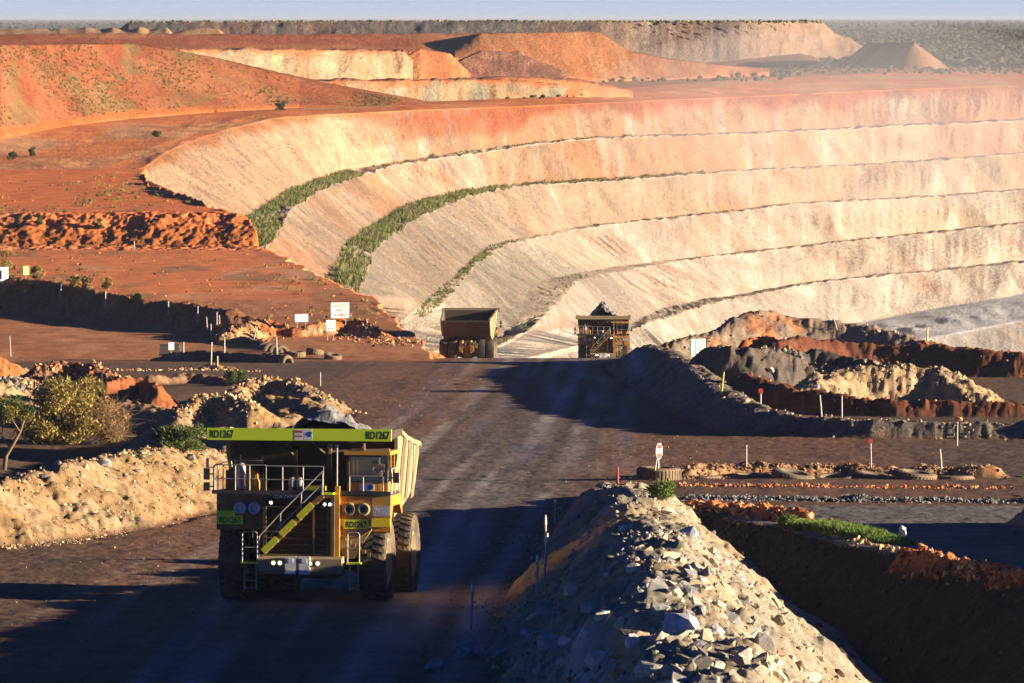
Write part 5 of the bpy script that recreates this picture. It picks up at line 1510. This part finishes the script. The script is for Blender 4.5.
PB_ = [(684, 622, 46, 'largest pale blue grey boulder near the crest of the berm', (.46, .46, .48), .75, 1.25), (716, 634, 26, 'white angular boulder against the right side of the largest one', (.60, .56, .48), .8, 1), (660, 606, 24, 'grey boulder just above the largest one on the crest', (.40, .38, .34), .7, 1),
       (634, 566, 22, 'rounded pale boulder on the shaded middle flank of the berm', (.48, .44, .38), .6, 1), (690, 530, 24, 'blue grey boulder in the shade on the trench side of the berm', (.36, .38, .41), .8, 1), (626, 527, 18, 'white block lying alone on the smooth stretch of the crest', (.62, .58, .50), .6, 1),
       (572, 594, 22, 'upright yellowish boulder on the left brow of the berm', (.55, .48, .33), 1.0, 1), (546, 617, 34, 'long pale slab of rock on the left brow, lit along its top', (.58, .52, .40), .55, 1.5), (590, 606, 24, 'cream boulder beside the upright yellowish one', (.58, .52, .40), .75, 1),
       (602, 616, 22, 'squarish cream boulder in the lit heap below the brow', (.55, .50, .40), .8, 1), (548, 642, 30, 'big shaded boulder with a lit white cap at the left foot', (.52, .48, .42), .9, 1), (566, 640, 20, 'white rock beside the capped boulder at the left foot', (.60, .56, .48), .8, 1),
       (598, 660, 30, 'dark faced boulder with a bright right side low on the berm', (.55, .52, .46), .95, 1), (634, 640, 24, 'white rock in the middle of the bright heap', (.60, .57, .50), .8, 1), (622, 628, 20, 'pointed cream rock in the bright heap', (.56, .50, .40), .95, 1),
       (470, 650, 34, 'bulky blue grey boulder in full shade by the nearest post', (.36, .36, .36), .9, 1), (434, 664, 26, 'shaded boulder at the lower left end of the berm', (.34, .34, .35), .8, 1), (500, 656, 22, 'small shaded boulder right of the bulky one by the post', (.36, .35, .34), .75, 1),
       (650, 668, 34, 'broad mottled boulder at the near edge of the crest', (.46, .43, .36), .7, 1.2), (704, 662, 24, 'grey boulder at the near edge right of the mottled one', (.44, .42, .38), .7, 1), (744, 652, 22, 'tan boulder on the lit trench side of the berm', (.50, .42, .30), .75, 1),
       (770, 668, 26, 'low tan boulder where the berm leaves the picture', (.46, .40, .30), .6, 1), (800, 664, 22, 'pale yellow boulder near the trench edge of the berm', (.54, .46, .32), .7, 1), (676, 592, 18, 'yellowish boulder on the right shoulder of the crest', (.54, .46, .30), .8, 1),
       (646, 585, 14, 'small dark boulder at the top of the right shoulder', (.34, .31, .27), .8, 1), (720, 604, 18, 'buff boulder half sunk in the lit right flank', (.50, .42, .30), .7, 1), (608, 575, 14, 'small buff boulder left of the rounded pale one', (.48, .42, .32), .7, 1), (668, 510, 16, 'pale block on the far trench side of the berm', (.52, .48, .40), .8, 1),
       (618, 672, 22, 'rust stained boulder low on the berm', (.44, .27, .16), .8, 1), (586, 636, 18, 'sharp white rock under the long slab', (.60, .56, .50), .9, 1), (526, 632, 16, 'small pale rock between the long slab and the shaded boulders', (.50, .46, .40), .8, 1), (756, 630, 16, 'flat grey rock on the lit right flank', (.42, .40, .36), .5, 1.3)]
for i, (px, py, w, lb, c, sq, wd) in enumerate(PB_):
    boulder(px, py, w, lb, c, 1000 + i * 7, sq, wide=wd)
boulder(902, 536, 13, 'smooth grey boulder at the end of the green grass strip', (.48, .47, .44), 1400, 1.1, 'boulders beside the flat at the trench', Y=286, sink=.1)
boulder(865 - 93, 371, 9, 'lone pale boulder on the dark inner slope of the heaps', (.56, .48, .34), 1401, .9, 'boulders among the right heaps', sink=.1)
boulder(746, 400, 14, 'buff boulder on the bund below the three panel board', (.50, .40, .26), 1402, .7, 'boulders among the right heaps')
boulder(818, 387, 6, 'round white rock at the foot of the tan heap', (.62, .58, .50), 1403, .95, 'boulders among the right heaps', sink=.0)
boulder(960, 419, 8, 'rust coloured rock on the end of the grey bund', (.50, .26, .12), 1404, .9, 'boulders among the right heaps', sink=.1)
boulder(190, 459, 13, 'dark grey boulder on the crest of the left bank by the truck', (.20, .19, .18), 1405, .9, 'boulders on the left bank', sink=.1)
boulder(137, 470, 11, 'dark boulder on the left bank below the brown shrub', (.24, .21, .18), 1406, .8, 'boulders on the left bank', sink=.1)
boulder(104, 464, 16, 'pale grey boulder on the crest of the left bank', (.44, .41, .36), 1407, .7, 'boulders on the left bank', sink=.1)
# ------------------------------------------------------------------ plants
def leaf_mat(name):
    m, t, b = nt(name)
    at = N(t, 'ShaderNodeAttribute', attribute_name='Col')
    t.links.new(at.outputs['Color'], b.inputs['Base Color'])
    b.inputs['Roughness'].default_value = .7; b.inputs['Specular IOR Level'].default_value = .2
    tl = N(t, 'ShaderNodeBsdfTranslucent'); mx = N(t, 'ShaderNodeMixShader'); mx.inputs[0].default_value = .25
    t.links.new(at.outputs['Color'], tl.inputs[0]); t.links.new(b.outputs[0], mx.inputs[1]); t.links.new(tl.outputs[0], mx.inputs[2])
    out = [n for n in t.nodes if n.type == 'OUTPUT_MATERIAL'][0]
    t.links.new(mx.outputs[0], out.inputs[0])
    return m


M_LEAF = leaf_mat('leaves')
M_BARK = paint('bark', (.16, .10, .06), .9, 0, .6, (.30, .20, .12), 3.0)


def leaves(pts, ln, wd, cols, up=.3):
    """pointed leaf faces; pts (N,3)"""
    n = len(pts)
    d = rng.normal(size=(n, 3)); d[:, 2] = np.abs(d[:, 2]) * .6 + up; d /= np.linalg.norm(d, axis=1)[:, None]
    s = np.cross(d, rng.normal(size=(n, 3))); s /= np.linalg.norm(s, axis=1)[:, None] + 1e-9
    ln = np.asarray(ln) * rng.uniform(.6, 1.3, n); wd = np.asarray(wd) * rng.uniform(.7, 1.2, n)
    a = pts; b = pts + d * (ln * .5)[:, None] + s * (wd / 2)[:, None]; c = pts + d * ln[:, None]; e = pts + d * (ln * .5)[:, None] - s * (wd / 2)[:, None]
    V = np.stack([a, b, c, e], 1).reshape(-1, 3)
    Fc = np.arange(n * 4).reshape(n, 4)
    return V, Fc, np.repeat(cols, 4, 0)


def crown_pts(clumps, n, flat=.75):
    """points spread through clump volumes, thicker towards their skins"""
    c = np.array([k[:3] for k in clumps]); r = np.array([k[3] for k in clumps])
    w = r ** 2.2; idx = rng.choice(len(c), n, p=w / w.sum())
    d = rng.normal(size=(n, 3)); d /= np.linalg.norm(d, axis=1)[:, None]
    rad = r[idx] * rng.random(n) ** .45
    return c[idx] + d * rad[:, None] * np.array((1, 1, flat)), idx


def shrub(name, loc, w, h, label, cols, cat='shrub', n=1500, seed=0, leaf=(.28, .10), group=None, trunk=True, nclump=14, bare=0.0, parts=True):
    """woody stems from the base, clumps of leaves on them"""
    r = np.random.default_rng(seed)
    cl = []
    for i in range(nclump):
        a = r.uniform(0, 2 * math.pi); q = r.random() ** .6
        zc = h * r.uniform(.14, .86); env = (1 - ((zc / h - .45) / .62) ** 2) ** .5
        cl.append((w / 2 * q * env * math.cos(a) * .8, w / 2 * q * env * math.sin(a) * .8, zc, w * r.uniform(.13, .22)))
    for i in range(nclump // 2):          # low skirts that reach the ground
        a = r.uniform(0, 2 * math.pi); q = r.uniform(.3, .85)
        cl.append((w / 2 * q * math.cos(a), w / 2 * q * math.sin(a), h * r.uniform(.08, .22), w * r.uniform(.10, .17)))
    pts, idx = crown_pts(cl, n)
    pts = pts[pts[:, 2] > h * .0]
    cc = np.array(cols)[r.integers(0, len(cols), len(cl))] * r.uniform(.65, 1.3, (len(cl), 1))
    col = cc[idx[:len(pts)]] * rng.uniform(.7, 1.25, (len(pts), 1))
    V, Fc, C = leaves(pts, leaf[0], leaf[1], col)
    T = empty(name, loc, r.uniform(0, 6))
    link('crown', raw_mesh('crown', V, Fc, 4, C, False), M_LEAF, T)
    m = MB()
    for i, (x, y, z, rr) in enumerate(cl):
        m.tube([(x * .03, y * .03, -.15), (x * .35 + r.uniform(-.1, .1), y * .35, z * .5), (x, y, z)], [.03 * w / 3 + .02, .022 * w / 3 + .012, .008], 5)
        if bare:
            for k in range(int(bare)):
                e = np.array((x, y, z)) + r.normal(size=3) * rr * 1.5; m.tube([(x * .8, y * .8, z * .8), tuple(e)], [.014, .006], 4)
    m.build('stem', M_BARK, T)
    return tag(T, label, cat, group)


OLIVE = [(.30, .24, .06), (.36, .27, .075), (.24, .20, .05), (.40, .29, .09), (.32, .22, .07)]
BROWNL = [(.36, .22, .085), (.42, .26, .10), (.30, .18, .07), (.46, .30, .13)]
GREEN = [(.08, .12, .03), (.11, .15, .04), (.06, .09, .025), (.14, .16, .05)]
gb = ground_at(62, 444, 330); _b = 'bushes beside the left road'
shrub('shrub', gb, 88 * gb.y / F, 74 * gb.y / F, 'big olive leafed bush behind the left bank', OLIVE, n=11000, seed=1, leaf=(.36, .13), group=_b, nclump=34)
gc = ground_at(108, 443, 330)
shrub('shrub', gc, 54 * gc.y / F, 46 * gc.y / F, 'feathery brown half dry bush right of the olive one', BROWNL, n=3600, seed=2, leaf=(.30, .05), group=_b, nclump=30, bare=10)
gd = ground_at(181, 452, 330)
shrub('shrub', gd, 60 * gd.y / F, 26 * gd.y / F, 'low dark green bush in the shade left of the green edged truck', GREEN, n=4200, seed=3, leaf=(.2, .09), group=_b, nclump=24)
ge = ground_at(236, 384, 500)
shrub('shrub', ge, 28 * ge.y / F, 13 * ge.y / F, 'small green bush on the spoil in front of the tyre rows', GREEN, n=1500, seed=4, leaf=(.22, .10), group=_b)
# the crooked tree at the left edge
gt = ground_at(4, 470, 290); k = gt.y / F
T = empty('tree', gt)
m = MB(); m.tube([(-.1, 0, -.2), (.05, 0, 14 * k), (8 * k, 0, 26 * k), (15 * k, 0, 38 * k), (19 * k, .2, 50 * k)], [.17, .14, .12, .09, .05], 8)
m.tube([(6 * k, 0, 22 * k), (-4 * k, .2, 34 * k), (-12 * k, .3, 48 * k)], [.09, .07, .04], 6); m.tube([(15 * k, 0, 38 * k), (8 * k, -.3, 50 * k), (4 * k, -.3, 60 * k)], [.06, .045, .02], 6)
m.tube([(-4 * k, .2, 34 * k), (-2 * k, .5, 46 * k), (2 * k, .6, 58 * k)], [.05, .04, .02], 6)
m.build('trunk', M_BARK, T, True)
cl = [(q * k, rng.uniform(-.8, .8), z * k, rng.uniform(.35, .75)) for q, z in ((-14, 52), (-8, 60), (0, 62), (6, 58), (14, 56), (20, 54), (-4, 68), (10, 66), (-18, 62), (24, 60), (2, 52), (-10, 44))]
pts, idx = crown_pts(cl, 2600); cc = np.array(GREEN + OLIVE[:3])[rng.integers(0, 7, len(cl))]
V, Fc, C = leaves(pts, .24, .09, cc[idx] * rng.uniform(.7, 1.2, (len(pts), 1)))
link('crown', raw_mesh('crown', V, Fc, 4, C, False), M_LEAF, T)
tag(T, 'small tree with a crooked forked trunk at the edge of the left bank', 'tree')
# bushes on the terraces
_tb = 'bushes scattered over the red terraces'
for i, (px, yb, w, h, lb, cs) in enumerate(((5, 270, 20, 25, 'tall olive bush behind the striped board', OLIVE), (36, 281, 12, 14, 'olive bush right of the small yellow sign', OLIVE), (75, 289, 16, 12, 'low dry bush, left one of the group on the cut edge', OLIVE),
        (88, 290, 15, 13, 'straw coloured bush in the middle of the group on the cut edge', BROWNL), (106, 289, 13, 12, 'dark olive bush, right one of the group on the cut edge', OLIVE), (137, 300, 9, 5, 'tiny green bush further along the cut edge', GREEN),
        (39, 226, 11, 13, 'green bush on the orange bank, further from the pit', GREEN), (99, 230, 13, 12, 'green bush at the foot of the orange bank, nearer the pit', GREEN))):
    g = ground_at(px, yb); kk = g.y / F
    shrub('shrub', g, w * kk, h * kk, lb, cs, n=900, seed=20 + i, leaf=(.34, .14), group=_tb, nclump=12)


_PP = P[:, :, :]
_FPY = 341.5 - F * np.tan(np.arctan2(P[:, :, 2], P[:, :, 1]) + PITCH)


def far_at(px, py, lo=1095):
    c = int(np.clip(round((px - PB[0]) / 1.7), 0, len(PB) - 1))
    ok = np.where((_FPY[:, c] <= py) & (P[:, c, 1] > lo))[0]
    i = ok[0] if len(ok) else len(_FPY) - 1
    return Vector((float((px - 512) / F * P[i, c, 1]), float(P[i, c, 1]), float(P[i, c, 2])))


_fb = 'round bushes at the foot of the red hill'
for i, (px, yb, w, h, lb) in enumerate(((281, 110.5, 12, 11, 'round dark bush alone above the pit rim'), (160, 117, 12, 9, 'larger bush of the pair at the foot of the red hill'), (153, 118, 8, 7, 'smaller bush of the pair at the foot of the red hill'), (98, 121, 8, 5, 'small bush by the track under the red hill'),
        (33, 158, 7, 9, 'upright bush on the flat under the hill track'), (12, 160, 8, 7, 'low bush at the left end of the flat under the hill track'), (157, 138, 8, 6, 'bush on the strip between track and pit rim'))):
    g = far_at(px, yb); kk = g.y / F
    shrub('shrub', g, w * kk, h * kk, lb, GREEN + OLIVE[:1], n=700, seed=40 + i, leaf=(.5, .22), group=_fb, nclump=10)


# tufts used for ground cover
def tuft_temp(seed, n=14, flat=1.0):
    r = np.random.default_rng(seed); V, Fc = [], []
    for i in range(n):
        a = r.uniform(0, 2 * math.pi); q = r.uniform(.0, .5); p = np.array((q * math.cos(a), q * math.sin(a), 0)); l = r.uniform(.5, 1.0); b = a + r.uniform(-.8, .8)
        t = p + np.array((math.cos(b) * .5 * l, math.sin(b) * .5 * l, l * flat)); s = np.array((-math.sin(b), math.cos(b), 0)) * .13
        V += [p + s, p - s, t]; Fc.append((3 * i, 3 * i + 1, 3 * i + 2))
    return np.array(V), np.array(Fc)


TUFT = [tuft_temp(50 + i) for i in range(6)]; BLOB = [rock_mesh(70 + i, 13, .85) for i in range(6)]
# grass along the trench edge
n = 5200; t = rng.random(n)
x0, y0, _ = W(792, 527, 300.0); x1, y1, _ = W(897, 551, 283.0)
x = x0 + (x1 - x0) * t + rng.normal(size=n) * .28; y = y0 + (y1 - y0) * t + rng.normal(size=n) * .8
s = rng.uniform(.25, .62, n) * (.55 + .45 * np.sin(math.pi * np.clip(t * 1.05, 0, 1)) + .15 * fbm(t * 12, t * 0, 2, 5))
scatter('grass', np.stack([x, y, ground_z(x, y) - .03], -1), s, np.array(((.13, .22, .035), (.17, .27, .05), (.10, .17, .03), (.22, .28, .07)))[rng.integers(0, 4, n)], TUFT, M_LEAF, 'z')
for i, (px, yb, w, h, lb) in enumerate(((661, 499, 30, 14, 'pale green clump of grass at the far tip of the berm'), (792, 530, 22, 12, 'small round grass clump before the long green strip'))):
    g = ground_at(px, yb); kk = g.y / F
    shrub('grass_clump', g, w * kk, h * kk, lb, [(.17, .24, .05), (.22, .28, .08), (.13, .19, .04)], 'grass clump', 1500, 60 + i, (.3, .05), 'grass clumps near the berm', nclump=10)
# scrub on the terraces
n = 2600; px_ = rng.uniform(-100, 420, n); y = rng.uniform(740, 1095, n); x = (px_ - 512) / F * y
keep = (x < np.interp(y, RIM_Y, RIM_X) - 1) & (fbm(x * .06, y * .03, 4, 42) + .5 * fbm(x * .3, y * .1, 3, 43) > .12); x, y = x[keep], y[keep]
s = rng.uniform(.25, .8, len(x))
scatter('ground_cover', np.stack([x, y, ground_z(x, y) - .05], -1), s, np.array(OLIVE + GREEN[:2])[rng.integers(0, 7, len(x))], TUFT, M_LEAF, 'z')
# green benches in the pit
PV, SZ, CV = [], [], []
for key, a, b, dens, s0, s1 in (('c1', 245, 362, 2600, .35, 1.0), ('c2', 335, 480, 2600, .35, 1.1), ('c2', 480, 705, 500, .3, .8), ('c3', 420, 520, 500, .3, .7), ('c1', 380, 640, 160, .3, .6), ('c4', 500, 620, 120, .3, .6)):
    rows_ = np.stack(bench_rows[key]); _px = rows_[0, :, 0] / rows_[0, :, 1] * F + 512; cs = np.where((_px > a) & (_px < b))[0]
    rr = rng.integers(0, len(rows_) - 1, dens); c = cs[rng.integers(0, len(cs) - 1, dens)]; u = rng.random((dens, 1)); v = rng.random((dens, 1))
    p = rows_[rr, c] * (1 - u) * (1 - v) + rows_[rr + 1, c] * u * (1 - v) + rows_[rr, c + 1] * (1 - u) * v + rows_[rr + 1, c + 1] * u * v
    keep = fbm(p[:, 0] * .25, p[:, 1] * .05, 4, 77) > rng.uniform(-.5, .25, len(p))
    p = p[keep]
    PV.append(p); SZ.append(rng.uniform(s0, s1, len(p)) * 1.3); CV.append(np.array([(.17, .20, .05), (.11, .15, .035), (.24, .24, .08), (.22, .18, .08)])[rng.integers(0, 4, len(p))])
scatter('ground_cover', np.concatenate(PV), np.concatenate(SZ), np.concatenate(CV), TUFT, M_LEAF, 'z')
# sparse growth on the red hill, and on the flat beyond the rim
hf = np.array(_f0 := [(-220, 147, 1195), (0, 137, 1215), (60, 127, 1300), (130, 117, 1385), (210, 110, 1450), (300, 107, 1510), (400, 107.5, 1540), (440, 109, 1550)], float)
hc = np.array(along_slope(_f0, [47, 45.5, 45, 44, 58, 79.5, 99, 107.5], .17), float)
n = 9000; px_ = rng.uniform(-100, 400, n); t = .06 + .92 * rng.random(n)
A = np.stack(W(px_, np.interp(px_, hf[:, 0], hf[:, 1]), np.interp(px_, hf[:, 0], hf[:, 2])), -1); B2 = np.stack(W(px_, np.interp(px_, hc[:, 0], hc[:, 1]), np.interp(px_, hc[:, 0], hc[:, 2])), -1)
p = A * (1 - t[:, None]) + B2 * t[:, None]
dn = fbm(p[:, 0] * .06, p[:, 1] * .02, 5, 90) + .22
p = p[(dn > rng.uniform(.05, .8, n))]
scatter('ground_cover', p, rng.uniform(.25, .8, len(p)), np.array([(.26, .19, .06), (.30, .20, .08), (.22, .15, .05), (.34, .19, .08), (.20, .17, .05)])[rng.integers(0, 5, len(p))], TUFT, M_LEAF, 'z')
# dark scrub flat beyond the rim and the woods on the plain
PV, SZ = [], []
for a, b, y0, y1, n, s0, s1 in ((600, 800, 1990, 2330, 500, .6, 1.8), (640, 1100, 2180, 2420, 420, .5, 1.5), (820, 1250, 2420, 5200, 13000, 1.0, 3.6), (-220, 1250, 2650, 9000, 6500, 1.6, 3.6), (420, 600, 1640, 1700, 160, .4, 1.0), (-220, 1250, 9000, 30000, 5000, 3.0, 6.5)):
    y = y0 + (y1 - y0) * rng.random(n) ** (1 if y1 < 6000 else .8); px_ = rng.uniform(a, b, n); x = (px_ - 512) / F * y
    kp = fbm(x * .012, y * .004, 4, 95) > rng.uniform(-.55, .35, n); y, px_, x = y[kp], px_[kp], x[kp]; n = len(x)
    ci = np.clip(((px_ - PB[0]) / 1.7).round().astype(int), 0, len(PB) - 1)
    z = np.empty(n)
    for i in range(n): z[i] = np.interp(y[i], P[-95:, ci[i], 1], P[-95:, ci[i], 2])
    s = rng.uniform(s0, s1, n); PV.append(np.stack([x, y, z + s * .45], -1)); SZ.append(s)
PV = np.concatenate(PV); SZ = np.concatenate(SZ)
scatter('woodland', PV, np.stack([SZ * 1.1, SZ * 1.1, SZ * .8], -1), np.array(((.055, .062, .028), (.075, .08, .035), (.095, .09, .045), (.04, .048, .022)))[rng.integers(0, 4, len(PV))], BLOB, M_LEAF, 'z')
# scrub and rough growth along the top of the long dump
px_ = rng.uniform(128, 822, 500); y = rng.uniform(2522, 2600, 500); x, _, z = W(px_, np.interp(px_, [128, 480, 600, 740, 800, 822], [22.6, 21.6, 22.2, 22, 21.5, 22]), y)
s = rng.uniform(.4, 1.3, 500)
scatter('ground_cover', np.stack([x, y, z + .1], -1), s, np.array(GREEN + OLIVE[:2])[rng.integers(0, 6, 500)], BLOB, M_LEAF, 'z')
# ------------------------------------------------------------------ camera, sun, sky
# the dusty air between the camera and the far side of the pit
mb = MB(); mb.box((0, 30500, -58), (18000, 61100, 136))
hm = bpy.data.materials.new('haze'); hm.use_nodes = True; ht = hm.node_tree; ht.nodes.clear()
ho = ht.nodes.new('ShaderNodeOutputMaterial'); hv = ht.nodes.new('ShaderNodeVolumePrincipled')
hv.inputs['Color'].default_value = (.66, .72, .84, 1); hv.inputs['Density'].default_value = .00003; hv.inputs['Anisotropy'].default_value = .2
ht.links.new(hv.outputs[0], ho.inputs['Volume'])
tag(mb.build('haze', hm), kind='stuff')
# dust hanging in the pit in front of the far wall
bm = bmesh.new(); bmesh.ops.create_icosphere(bm, subdivisions=4, radius=1)
for v in bm.verts: v.co = Vector((v.co.x * 78, v.co.y * 130, v.co.z * 27))
_dm = bpy.data.meshes.new('dust'); bm.to_mesh(_dm); bm.free()
dm = bpy.data.materials.new('dust'); dm.use_nodes = True; dt = dm.node_tree; dt.nodes.clear()
do = dt.nodes.new('ShaderNodeOutputMaterial'); dv = dt.nodes.new('ShaderNodeVolumePrincipled')
dv.inputs['Color'].default_value = (.95, .89, .86, 1); dv.inputs['Density'].default_value = .0016; dv.inputs['Anisotropy'].default_value = .2
dt.links.new(dv.outputs[0], do.inputs['Volume'])
tag(link('dust', _dm, dm, None, tuple(float(q) for q in W(850, 118, 1640.0))), kind='stuff')
cam = bpy.data.cameras.new('Camera'); cam.sensor_width = 36; cam.lens = F * 36 / 1024
cam.clip_start = 1; cam.clip_end = 120000
co = bpy.data.objects.new('Camera', cam); COL.objects.link(co)
co.rotation_euler = (math.pi / 2 - PITCH, 0, 0)
cam.dof.use_dof = True; cam.dof.focus_distance = 330; cam.dof.aperture_fstop = 6.0
SC.camera = co
AZ, EL = R(100.5), R(9.0)        # azimuth from +Y towards +X, elevation
sdir = Vector((math.sin(AZ) * math.cos(EL), math.cos(AZ) * math.cos(EL), math.sin(EL)))
sl = bpy.data.lights.new('Sun', 'SUN'); sl.energy = 5.0; sl.angle = R(.5); sl.color = (1.0, .83, .62)
so = bpy.data.objects.new('Sun', sl); COL.objects.link(so)
so.rotation_euler = sdir.to_track_quat('Z', 'Y').to_euler()
so.location = (200, 0, 100)
w = bpy.data.worlds.new('World'); SC.world = w; w.use_nodes = True
t = w.node_tree; bg = t.nodes['Background']
sk = t.nodes.new('ShaderNodeTexSky'); sk.sky_type = 'NISHITA'; sk.sun_disc = False
sk.sun_elevation = EL; sk.sun_rotation = AZ; sk.altitude = 3000; sk.air_density = .32; sk.dust_density = .0; sk.ozone_density = 8.0
tc = t.nodes.new('ShaderNodeTexCoord')
sx = t.nodes.new('ShaderNodeSeparateXYZ'); t.links.new(tc.outputs['Generated'], sx.inputs[0])
mr = t.nodes.new('ShaderNodeMapRange'); mr.interpolation_type = 'SMOOTHSTEP'
mr.inputs[1].default_value = .0; mr.inputs[2].default_value = .03; mr.inputs[3].default_value = 1; mr.inputs[4].default_value = 0
t.links.new(sx.outputs['Z'], mr.inputs[0])
mx = t.nodes.new('ShaderNodeMix'); mx.data_type = 'RGBA'
mx.inputs[7].default_value = (3.3, 3.8, 4.9, 1)          # pale lavender air low over the horizon
t.links.new(mr.outputs[0], mx.inputs[0]); t.links.new(sk.outputs[0], mx.inputs[6])
t.links.new(mx.outputs[2], bg.inputs[0]); bg.inputs[1].default_value = .05
vs_ = SC.view_settings; vs_.view_transform = 'Standard'; vs_.look = 'None'; vs_.gamma = 1.0
vs_.exposure = 1.65; vs_.use_curve_mapping = False
SC.cycles.caustics_reflective = False; SC.cycles.caustics_refractive = False
SC.render.resolution_x = 1024; SC.render.resolution_y = 683
